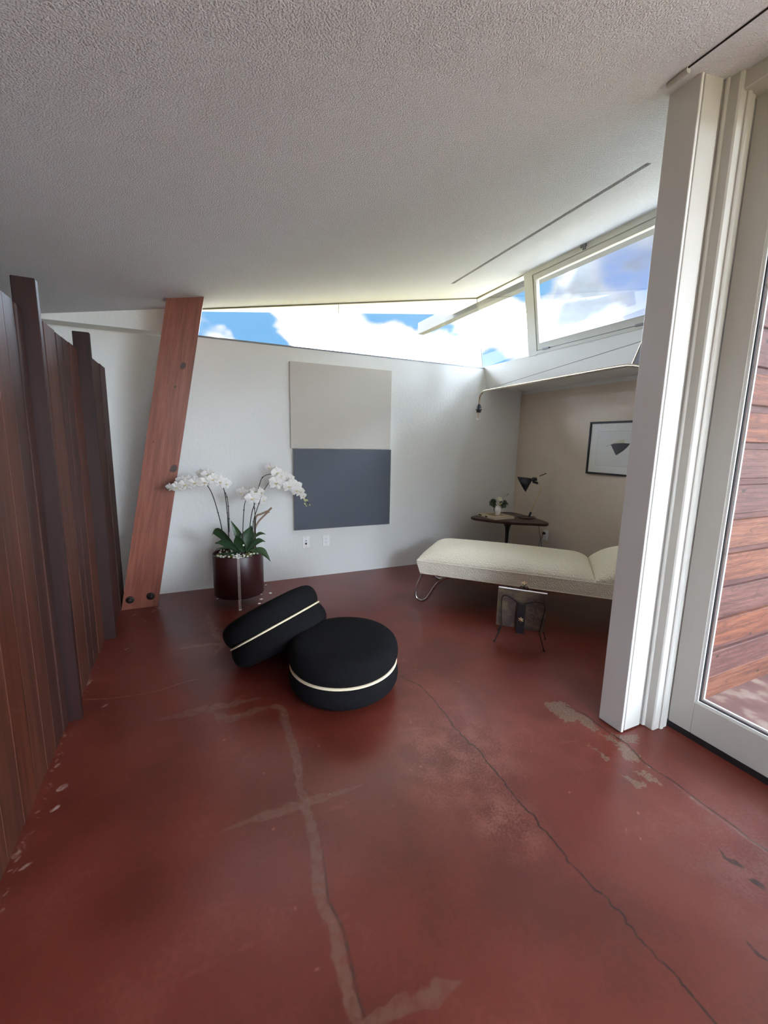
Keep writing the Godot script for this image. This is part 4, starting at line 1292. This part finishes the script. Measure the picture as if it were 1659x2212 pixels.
func rack() -> void:
	var e := Vector3(0.671, 0, 0.742).normalized()
	var face := Basis(e, UP, e.cross(UP))
	var t := thing("magazine_rack", "low black wire rack with two brass stars in front of the daybed", "rack", Vector3(1.864, 0, -2.152))
	t.basis = face
	var loop := [Vector3(0, 0.004, 0), Vector3(0.042, 0.122, 0), Vector3(0.037, 0.17, 0), Vector3(0.033, 0.223, 0), Vector3(0.030, 0.31, 0), Vector3(0.041, 0.340, 0), Vector3(0.075, 0.344, 0), Vector3(0.133, 0.313, 0), Vector3(0.162, 0.300, 0), Vector3(0.188, 0.305, 0), Vector3(0.234, 0.325, 0), Vector3(0.269, 0.332, 0), Vector3(0.300, 0.322, 0), Vector3(0.308, 0.295, 0), Vector3(0.298, 0.222, 0), Vector3(0.283, 0.126, 0), Vector3(0.323, 0.004, 0)]
	for dz in [0.0, -0.189]:
		var st := mb()
		var head := [loop[0] + Vector3(0, 0, dz)]
		var mid := []
		for i in range(1, loop.size() - 1): mid.append(loop[i] + Vector3(0, 0, dz))
		head.append_array(smooth_path(mid, 5))
		head.append(loop[-1] + Vector3(0, 0, dz))
		tube(st, head, 0.0042, 8)
		obj("wire_loop", st, M.iron, t)
		for x in [0.0, 0.323]:
			st = mb()
			lathe(st, [Vector2(0, 0), Vector2(0.0085, 0.0), Vector2(0.009, 0.004), Vector2(0.006, 0.010), Vector2(0, 0.012)], 10, Transform3D(Basis.IDENTITY, Vector3(x, 0, dz)))
			obj("foot", st, M.iron, t)
	for x in [[0.042, 0.122], [0.283, 0.126]]:
		var st := mb()
		tube(st, [Vector3(x[0], x[1], 0.0), Vector3(x[0], x[1] - 0.012, -0.06), Vector3(x[0], x[1] - 0.012, -0.13), Vector3(x[0], x[1], -0.189)], 0.004, 8)
		obj("cross_wire", st, M.iron, t)
	var st := mb()
	tube(st, [Vector3(0.042, 0.110, -0.0945), Vector3(0.283, 0.114, -0.0945)], 0.004, 8)
	tube(st, [Vector3(0.162, 0.112, -0.0945), Vector3(0.162, 0.398, -0.0945)], 0.004, 8)
	obj("divider", st, M.iron, t)
	st = mb()
	for s in [-1.0, 1.0]:
		tube(st, smooth_path([Vector3(0.162, 0.372, -0.0945), Vector3(0.162 + s * 0.004, 0.388, -0.0945), Vector3(0.162 + s * 0.018, 0.394, -0.0945), Vector3(0.162 + s * 0.026, 0.384, -0.0945), Vector3(0.162 + s * 0.026, 0.352, -0.0945)], 5), 0.0032, 8)
		tube(st, [Vector3(0.162, 0.396, -0.0945), Vector3(0.162 + s * 0.013, 0.414, -0.0945)], 0.0025, 6)
	obj("handle", st, M.iron, t)
	st = mb()
	star(st, 0.024, 0.009, Transform3D(Basis(Vector3.RIGHT, -1.1), Vector3(0.162, 0.419, -0.0945)))
	obj("star", st, M.brass, t)
	st = mb()
	box(st, Vector3(0.135, 0.094, -0.002), Vector3(0.188, 0.303, 0.002), 0.001)
	obj("strap", st, M.black, t)
	st = mb()
	star(st, 0.021, 0.008, Transform3D(Basis.IDENTITY, Vector3(0.163, 0.193, 0.004)))
	obj("star", st, M.brass, t)

	var bk := thing("picture_book", "large square taupe picture book with outlined letters standing in the wire rack", "book", t.position + face * Vector3(0.157, 0.118, -0.034))
	bk.basis = face
	st = mb()
	box(st, Vector3(-0.156, 0.001, -0.010), Vector3(0.156, 0.270, 0.0085))
	obj("pages", st, M.plate, bk)
	M.cover = mat(Color.WHITE, 0.35)
	M.cover.albedo_texture = cover_image()
	st = mb()
	st.set_smooth_group(-1)
	var q := [Vector3(-0.157, 0, 0.0100), Vector3(0.157, 0, 0.0100), Vector3(0.157, 0.268, 0.0100), Vector3(-0.157, 0.268, 0.0100)]
	tri(st, q[0], q[1], q[2], Vector3.BACK, Vector2(0, 1), Vector2(1, 1), Vector2(1, 0)); tri(st, q[0], q[2], q[3], Vector3.BACK, Vector2(0, 1), Vector2(1, 0), Vector2(0, 0))
	for k in 4: poly(st, [q[k], q[(k + 1) % 4], q[(k + 1) % 4] - Vector3(0, 0, 0.0014), q[k] - Vector3(0, 0, 0.0014)], q[k] + q[(k + 1) % 4] - Vector3(0, 0.27, 0))
	obj("cover", st, M.cover, bk)
	st = mb()
	box(st, Vector3(-0.157, 0, -0.0115), Vector3(0.157, 0.268, -0.010))
	obj("back_cover", st, M.driftwood, bk)

# ---- corner table, lamp, book, vase
func side_table() -> void:
	M.walnut = wood(wood_image(131, 512, 128, rgb(44, 27, 27), rgb(66, 42, 40), rgb(84, 56, 52), false), Color.WHITE, Vector3(1.5, 6, 6), Vector3.ZERO, 0.4)
	var at := Vector3(3.15, 0, -3.55)
	var t := thing("side_table", "dark wooden three sided table on a slim black pedestal behind the daybed", "table", at)
	var ctrl := [Vector3(2.772, 0.545, -3.690), Vector3(2.80, 0.545, -3.735), Vector3(2.97, 0.545, -3.812), Vector3(3.22, 0.545, -3.885), Vector3(3.42, 0.545, -3.87), Vector3(3.47, 0.545, -3.74), Vector3(3.44, 0.545, -3.45), Vector3(3.375, 0.545, -3.22), Vector3(3.318, 0.545, -3.132), Vector3(3.27, 0.545, -3.134), Vector3(3.17, 0.545, -3.205), Vector3(3.01, 0.545, -3.315), Vector3(2.88, 0.545, -3.47), Vector3(2.79, 0.545, -3.63)]
	var ring := []
	for i in ctrl.size():
		for k in 4:
			ring.append((ctrl[i] as Vector3).cubic_interpolate(ctrl[(i + 1) % ctrl.size()], ctrl[(i - 1 + ctrl.size()) % ctrl.size()], ctrl[(i + 2) % ctrl.size()], k / 4.0) - at)
	var st := mb()
	extrude(st, ring, Vector3(0, 0.015, 0), true)
	var cen := Vector3(3.2, 0.545, -3.55) - at
	var low := []
	for p in ring: low.append(cen + (p - cen) * 0.965 + Vector3(0, -0.013, 0))
	st.set_smooth_group(1)
	for i in ring.size():
		var j := (i + 1) % ring.size()
		var n: Vector3 = ring[i] - cen - Vector3(0, 0.2, 0)
		tri(st, ring[i], ring[j], low[j], n); tri(st, ring[i], low[j], low[i], n)
		tri(st, cen + Vector3(0, -0.013, 0), low[i], low[j], Vector3.DOWN)
	obj("tabletop", st, M.walnut, t)
	st = mb()
	var leg := Transform3D(Basis.IDENTITY, Vector3(3.035, 0, -3.42) - at)
	lathe(st, [Vector2(0.02, 0.012), Vector2(0.0175, 0.03), Vector2(0.0165, 0.30), Vector2(0.019, 0.44), Vector2(0.026, 0.49), Vector2(0.042, 0.52), Vector2(0.075, 0.532)], 24, leg)
	obj("pedestal", st, M.black, t)
	st = mb()
	lathe(st, [Vector2(0.20, 0.0), Vector2(0.20, 0.008), Vector2(0.15, 0.013), Vector2(0.02, 0.018), Vector2(0, 0.018)], 40, leg)
	obj("foot_plate", st, M.black, t)

	# lamp
	var lb := Vector3(3.333, 0.56, -3.468)
	M.bronze = mat(rgb(74, 58, 50), 0.3, 0.8)
	var l := thing("desk_lamp", "table lamp with black cone shade and thin brass stem on the dark table", "lamp", lb)
	st = mb()
	lathe(st, [Vector2(0.082, 0), Vector2(0.088, 0.004), Vector2(0.089, 0.012), Vector2(0.084, 0.013), Vector2(0.078, 0.007), Vector2(0.04, 0.006), Vector2(0, 0.006)], 40)
	obj("base", st, M.bronze, l)
	st = mb()
	tube(st, [Vector3(3.380, 0.566, -3.478) - lb, Vector3(3.398, 0.622, -3.472) - lb], 0.0125, 14)
	obj("collar", st, M.black, l)
	st = mb()
	tube(st, smooth_path([Vector3(3.398, 0.620, -3.472) - lb, Vector3(3.433, 0.762, -3.438) - lb, Vector3(3.460, 0.880, -3.411) - lb, Vector3(3.462, 0.908, -3.409) - lb, Vector3(3.452, 0.930, -3.419) - lb, Vector3(3.433, 0.943, -3.437) - lb, Vector3(3.420, 0.948, -3.449) - lb], 6), 0.0052, 10)
	obj("stem", st, M.brass, l)
	st = mb()
	tube(st, [Vector3(3.434, 0.942, -3.436) - lb, Vector3(3.396, 0.958, -3.474) - lb], 0.0125, 14)
	tube(st, [Vector3(3.398, 0.955, -3.472) - lb, Vector3(3.388, 0.985, -3.481) - lb], 0.007, 8)
	obj("joint", st, M.black, l)
	var apex := Vector3(3.386, 0.986, -3.483)
	var rimc := Vector3(3.3125, 0.9235, -3.555)
	st = mb()
	lathe(st, [Vector2(0.096, 0.0), Vector2(0.017, 0.112), Vector2(0.0, 0.117)], 40, frame(Vector3.RIGHT, apex - rimc, rimc - lb))
	lathe(st, [Vector2(0.0, 0.113), Vector2(0.0145, 0.110), Vector2(0.0935, 0.0), Vector2(0.096, 0.0)], 40, frame(Vector3.RIGHT, apex - rimc, rimc - lb))
	obj("shade", st, M.black, l)
	st = mb()
	tube(st, [apex - lb + Vector3(0.0, -0.006, 0.0), Vector3(3.424, 0.994, -3.447) - lb], 0.021, 16)
	obj("socket_cap", st, M.black, l)
	st = mb()
	tube(st, [Vector3(3.386, 0.992, -3.470) - lb, Vector3(3.438, 1.021, -3.427) - lb], 0.0062, 10)
	obj("handle_sleeve", st, M.brass, l)
	st = mb()
	tube(st, [Vector3(3.438, 1.021, -3.427) - lb, Vector3(3.487, 1.055, -3.380) - lb], 0.0055, 10)
	obj("handle", st, M.black, l)
	st = mb()
	lathe(st, [Vector2(0, -0.006), Vector2(0.0055, -0.003), Vector2(0.0055, 0.003), Vector2(0, 0.006)], 10, Transform3D(Basis.IDENTITY, Vector3(3.490, 1.057, -3.377) - lb))
	obj("handle_tip", st, M.brass, l)
	st = mb()
	var cd := []
	for p in [Vector3(3.418, 0.568, -3.47), Vector3(3.46, 0.5655, -3.50), Vector3(3.505, 0.555, -3.512), Vector3(3.545, 0.50, -3.512), Vector3(3.57, 0.44, -3.51), Vector3(3.585, 0.36, -3.506), Vector3(3.595, 0.29, -3.49), Vector3(3.6, 0.2, -3.478), Vector3(3.6, 0.08, -3.475), Vector3(3.59, 0.006, -3.50), Vector3(3.57, 0.006, -3.55), Vector3(3.59, 0.02, -3.53), Vector3(3.6, 0.12, -3.515), Vector3(3.6, 0.22, -3.515), Vector3(3.6, 0.28, -3.50), Vector3(3.594, 0.33, -3.47), Vector3(3.592, 0.355, -3.464), Vector3(3.60, 0.3695, -3.4625)]: cd.append(p - lb)
	tube(st, smooth_path(cd, 5), 0.0026, 7)
	obj("cord", st, M.iron, l)
	st = mb()
	lathe(st, [Vector2(0.015, 0.0), Vector2(0.0155, 0.012), Vector2(0.011, 0.022), Vector2(0, 0.024)], 14, frame(UP, Vector3.LEFT, Vector3(3.6150, 0.3695, -3.4625) - lb))
	obj("plug", st, M.black, l)

	# book
	var ba := Vector3(1, 0, 0.02).normalized()
	var bkp := Vector3(2.915, 0.56, -3.480)
	var bf := Basis(ba, UP, ba.cross(UP))
	var b := thing("hardcover_book", "thick cream hardcover book lying flat on the dark table under the white vase", "book", bkp)
	b.basis = bf
	M.paper = mat(rgb(226, 214, 192), 0.8)
	M.board = mat(rgb(196, 172, 142), 0.7)
	st = mb()
	box(st, Vector3(0.004, 0.003, -0.306), Vector3(0.258, 0.0235, -0.003))
	obj("pages", st, M.paper, b)
	st = mb()
	box(st, Vector3(0.0, 0.0, -0.310), Vector3(0.262, 0.003, 0.0), 0.001)
	box(st, Vector3(0.0, 0.0235, -0.310), Vector3(0.262, 0.0265, 0.0), 0.001)
	obj("cover", st, M.board, b)
	st = mb()
	box(st, Vector3(-0.002, 0.0, -0.310), Vector3(0.004, 0.0265, 0.0), 0.001)
	obj("spine", st, M.paper, b)
	st = mb()
	for z in [[-0.29, -0.235], [-0.17, -0.13]]:
		box(st, Vector3(-0.0028, 0.007, z[0]), Vector3(-0.0015, 0.021, z[1]))
	obj("spine_lettering", st, M.bronze, b)
	st = mb()
	box(st, Vector3(0.05, 0.0264, -0.24), Vector3(0.20, 0.0268, -0.08))
	obj("cover_print", st, M.driftwood, b)

	# vase and posy
	var vp := Vector3(3.062, 0.5870, -3.622)
	var v := thing("vase", "small white footed vase standing on the cream book", "vase", vp)
	st = mb()
	lathe(st, [Vector2(0, 0), Vector2(0.027, 0.0), Vector2(0.028, 0.005), Vector2(0.021, 0.010), Vector2(0.026, 0.020), Vector2(0.036, 0.042), Vector2(0.037, 0.058), Vector2(0.030, 0.080), Vector2(0.025, 0.095), Vector2(0.0265, 0.102), Vector2(0.024, 0.102), Vector2(0.022, 0.09)], 32)
	obj("body", st, M.plate, v)
	M.green = mat(rgb(88, 108, 80), 0.7)
	M.white_flower = mat(rgb(240, 234, 212), 0.7)
	M.yellow = mat(rgb(214, 196, 116), 0.7)
	var py := thing("posy", "small posy of pale flowers and green leaves in the white vase", "flowers", vp + Vector3(0, 0.06, 0))
	var vr := Vector3(0.70, 0, 0.71)
	for k in 2:
		var cc: Vector3 = [Vector3(0, 0.068, 0) - vr * 0.055, Vector3(0, 0.060, 0) + vr * 0.062][k]
		for i in 34:
			st = mb()
			var d := Vector3(randfn(0, 1), randfn(0, 1), randfn(0, 1)).normalized()
			var p := cc + d * Vector3(0.032, 0.037, 0.032)
			var sd := d.cross(Vector3(randf() - 0.5, 1, randf() - 0.5)).normalized()
			leaf(st, cc + d * 0.006, p + Vector3(0, 0.008, 0), p + d * 0.014 - Vector3(0, 0.004, 0), sd, 0.018)
			obj("leaf", st, M.green, py)
	st = mb()
	tube(st, [Vector3(0, -0.04, 0), Vector3(0, 0.02, 0)], 0.002, 6)
	leaf(st, -vr * 0.03 + Vector3(0, 0.04, 0.01), -vr * 0.045, -vr * 0.035 - Vector3(0, 0.035, 0), Vector3(0.7, 0, 0.7), 0.008)
	obj("stem", st, M.green, py)
	st = mb()
	var fx := frame(Vector3.RIGHT, Vector3(-0.25, 0.7, 0.5), Vector3(0, 0.085, 0.01))
	for k in 9:
		var a := TAU * k / 9.0
		var dd := fx.basis * Vector3(cos(a), 0, sin(a))
		leaf(st, fx.origin, fx.origin + dd * 0.026 + fx.basis.y * 0.028, fx.origin + dd * 0.038 + fx.basis.y * 0.046, dd.cross(fx.basis.y).normalized(), 0.018)
	lathe(st, [Vector2(0.004, 0), Vector2(0.014, 0.012), Vector2(0.012, 0.026), Vector2(0, 0.03)], 12, fx)
	obj("white_bloom", st, M.white_flower, py)
	st = mb()
	for k in 10:
		lathe(st, [Vector2(0, -0.007), Vector2(0.007, 0), Vector2(0, 0.007)], 8, Transform3D(Basis.IDENTITY, Vector3(randfn(0, 0.010), 0.060 + randfn(0, 0.009), 0.026 + randfn(0, 0.005))))
	obj("yellow_bloom", st, M.yellow, py)
	st = mb()
	tube(st, [vr * 0.02 + Vector3(0, 0.07, 0), vr * 0.045 + Vector3(0, 0.122, 0)], 0.0075, 8)
	obj("dark_pod", st, M.black, py)
	st = mb()
	tube(st, [vr * 0.045 + Vector3(0, 0.122, 0), vr * 0.085 + Vector3(0, 0.158, 0)], 0.003, 7)
	obj("pale_stalk", st, M.white_flower, py)
	st = mb()
	tube(st, [vr * 0.082 + Vector3(0, 0.156, 0), vr * 0.106 + Vector3(0, 0.178, 0)], 0.0028, 7)
	obj("stalk_tip", st, M.green, py)
	st = mb()
	tube(st, smooth_path([-vr * 0.02 + Vector3(0, 0.09, 0), -vr * 0.08 + Vector3(0, 0.105, 0), -vr * 0.118 + Vector3(0, 0.085, 0), -vr * 0.13 + Vector3(0, 0.052, 0)], 5), 0.0022, 7)
	obj("pale_tendril", st, M.white_flower, py)

# ---- framed print on the tan wall
func print_image() -> ImageTexture:
	var w := 560
	var h := 448
	var im := Image.create(w, h, false, Image.FORMAT_RGB8)
	var z0 := -2.969
	var y0 := 1.568
	var k := w / 0.582
	var X := func(z: float, y: float) -> Vector2: return Vector2((z - z0) * k, (y0 - y) * k)
	var dark := PackedVector2Array()
	var A: Vector2 = X.call(-2.744, 1.369)
	var B: Vector2 = X.call(-2.681, 1.274)
	var D: Vector2 = X.call(-2.554, 1.381)
	for i in 13: dark.append(D.bezier_interpolate(X.call(-2.62, 1.389), X.call(-2.70, 1.386), A, i / 12.0))
	for i in 13: dark.append(B.bezier_interpolate(X.call(-2.63, 1.300), X.call(-2.585, 1.332), D, i / 12.0))
	var beige := PackedVector2Array([X.call(-2.722, 1.377), X.call(-2.66, 1.408), X.call(-2.624, 1.420), X.call(-2.614, 1.412), X.call(-2.604, 1.383)])
	var p0: Vector2 = X.call(-2.897, 1.497)
	var p1: Vector2 = X.call(-2.459, 1.172)
	for y in h:
		for x in w:
			var p := Vector2(x, y)
			var c := rgb(228, 227, 222)
			if p.x > p0.x and p.x < p1.x and p.y > p0.y and p.y < p1.y:
				c = rgb(220, 219, 214)
				var e := minf(minf(p.x - p0.x, p1.x - p.x), minf(p.y - p0.y, p1.y - p.y))
				if e < 2.0: c = rgb(176, 172, 162)
			if Geometry2D.is_point_in_polygon(p, beige): c = rgb(204, 200, 172)
			var q := Geometry2D.get_closest_point_to_segment(p, X.call(-2.795, 1.351), X.call(-2.700, 1.386))
			if p.distance_to(q) < 2.2: c = rgb(150, 148, 142)
			if Geometry2D.is_point_in_polygon(p, dark): c = rgb(34, 35, 41)
			im.set_pixel(x, y, c)
	return ImageTexture.create_from_image(im)

func picture() -> void:
	var at := Vector3(XT - 0.001, 1.084, -2.678)
	var t := thing("framed_print", "black framed print of a dark curved wedge on white, hung on the tan wall", "picture", at)
	t.basis = Basis(Vector3(0, 0, 1), UP, Vector3(-1, 0, 0))
	var W := 0.308
	var H := 0.501
	var st := mb()
	box(st, Vector3(-W, 0, 0.0), Vector3(-W + 0.017, H, 0.024), 0.0015)
	box(st, Vector3(W - 0.017, 0, 0.0), Vector3(W, H, 0.024), 0.0015)
	box(st, Vector3(-W + 0.017, 0, 0.0), Vector3(W - 0.017, 0.017, 0.024), 0.0015)
	box(st, Vector3(-W + 0.017, H - 0.017, 0.0), Vector3(W - 0.017, H, 0.024), 0.0015)
	obj("frame", st, M.black, t)
	M.print = mat(Color.WHITE, 0.7)
	M.print.albedo_texture = print_image()
	st = mb()
	st.set_smooth_group(-1)
	var q := [Vector3(-0.291, 0.017, 0.012), Vector3(0.291, 0.017, 0.012), Vector3(0.291, 0.484, 0.012), Vector3(-0.291, 0.484, 0.012)]
	tri(st, q[0], q[1], q[2], Vector3.BACK, Vector2(0, 1), Vector2(1, 1), Vector2(1, 0)); tri(st, q[0], q[2], q[3], Vector3.BACK, Vector2(0, 1), Vector2(1, 0), Vector2(0, 0))
	obj("sheet", st, M.print, t)
	st = mb()
	box(st, Vector3(-0.291, 0.017, 0.001), Vector3(0.291, 0.484, 0.011))
	obj("backing", st, M.board, t)
	st = mb()
	box(st, Vector3(-0.2905, 0.0175, 0.016), Vector3(0.2905, 0.4835, 0.018))
	M.picture_glass = mat(Color(1, 1, 1, 0.02), 0.0)
	M.picture_glass.transparency = BaseMaterial3D.TRANSPARENCY_ALPHA
	M.picture_glass.metallic_specular = 0.15
	obj("glazing", st, M.picture_glass, t)

# ---- long swing arm lamp over the daybed, carried by the thin wall
func wall_lamp() -> void:
	var at := Vector3(2.085, 1.755, -1.281)
	var t := thing("wall_lamp", "long thin brass swing arm wall lamp ending in a bare clear bulb", "lamp", at)
	var st := mb()
	tube(st, smooth_path([Vector3(0, 0, 0.0), Vector3(2.10, 1.752, -1.40) - at, Vector3(2.122, 1.756, -1.48) - at, Vector3(2.137, 1.772, -1.55) - at, Vector3(2.160, 1.782, -1.66) - at, Vector3(2.275, 1.800, -2.195) - at, Vector3(2.40, 1.818, -2.80) - at, Vector3(2.488, 1.829, -3.217) - at, Vector3(2.501, 1.818, -3.282) - at, Vector3(2.508, 1.790, -3.315) - at, Vector3(2.510, 1.722, -3.326) - at], 6), 0.0095, 12)
	obj("arm", st, M.nickel, t)
	st = mb()
	tube(st, [Vector3(2.470, 1.841, -3.132) - at, Vector3(2.130, 1.884, -1.502) - at], 0.0016, 6)
	obj("stay_wire", st, M.steel, t)
	st = mb()
	lathe(st, [Vector2(0, -0.007), Vector2(0.006, -0.006), Vector2(0.006, 0.006), Vector2(0, 0.007)], 8, frame(UP, Vector3(-0.2, 0, 1), Vector3(2.472, 1.838, -3.138) - at))
	obj("wire_clip", st, M.bronze, t)
	st = mb()
	tube(st, [Vector3(2.139, 1.772, -1.552) - at, Vector3(2.130, 1.892, -1.500) - at], 0.0042, 8)
	obj("upright", st, M.nickel, t)
	st = mb()
	extrude(st, [Vector3(2.137, 1.774, -1.545) - at, Vector3(2.130, 1.888, -1.502) - at, Vector3(2.06, 1.91, -1.285) - at, Vector3(2.06, 1.75, -1.285) - at], Vector3(0.004, 0, 0.001))
	obj("bracket", st, M.bracket, t)
	st = mb()
	lathe(st, [Vector2(0.055, 0.0), Vector2(0.055, 0.006), Vector2(0.0, 0.008)], 24, frame(UP, Vector3.FORWARD, Vector3(0, 0.0, 0.008)))
	obj("wall_flange", st, M.nickel, t)
	var s := Vector3(2.510, 1.722, -3.326) - at
	st = mb()
	lathe(st, [Vector2(0.010, 0.0), Vector2(0.012, -0.004), Vector2(0.018, -0.014), Vector2(0.0215, -0.030), Vector2(0.022, -0.046), Vector2(0.030, -0.050), Vector2(0.030, -0.054), Vector2(0.022, -0.058), Vector2(0.0205, -0.078), Vector2(0.0, -0.078)].map(func(p): return Vector2(p.x, p.y)), 24, Transform3D(Basis.IDENTITY, s), true)
	obj("socket", st, M.socket, t)
	M.bulb = mat(Color(1, 0.98, 0.95, 0.10), 0.0)
	M.bulb.transparency = BaseMaterial3D.TRANSPARENCY_ALPHA
	st = mb()
	lathe(st, [Vector2(0.014, -0.078), Vector2(0.019, -0.086), Vector2(0.027, -0.102), Vector2(0.0295, -0.114), Vector2(0.027, -0.127), Vector2(0.019, -0.138), Vector2(0.009, -0.143), Vector2(0.0, -0.144)], 24, Transform3D(Basis.IDENTITY, s), true)
	var bu := obj("bulb", st, M.bulb, t)
	st = mb()
	tube(st, smooth_path([s + Vector3(-0.006, -0.08, 0), s + Vector3(-0.008, -0.12, 0.002), s + Vector3(0, -0.128, 0), s + Vector3(0.008, -0.12, -0.002), s + Vector3(0.006, -0.08, 0)], 4), 0.0012, 6)
	tube(st, [s + Vector3(0, -0.078, 0), s + Vector3(0, -0.118, 0)], 0.0035, 8)
	obj("filament", st, M.brass, bu)
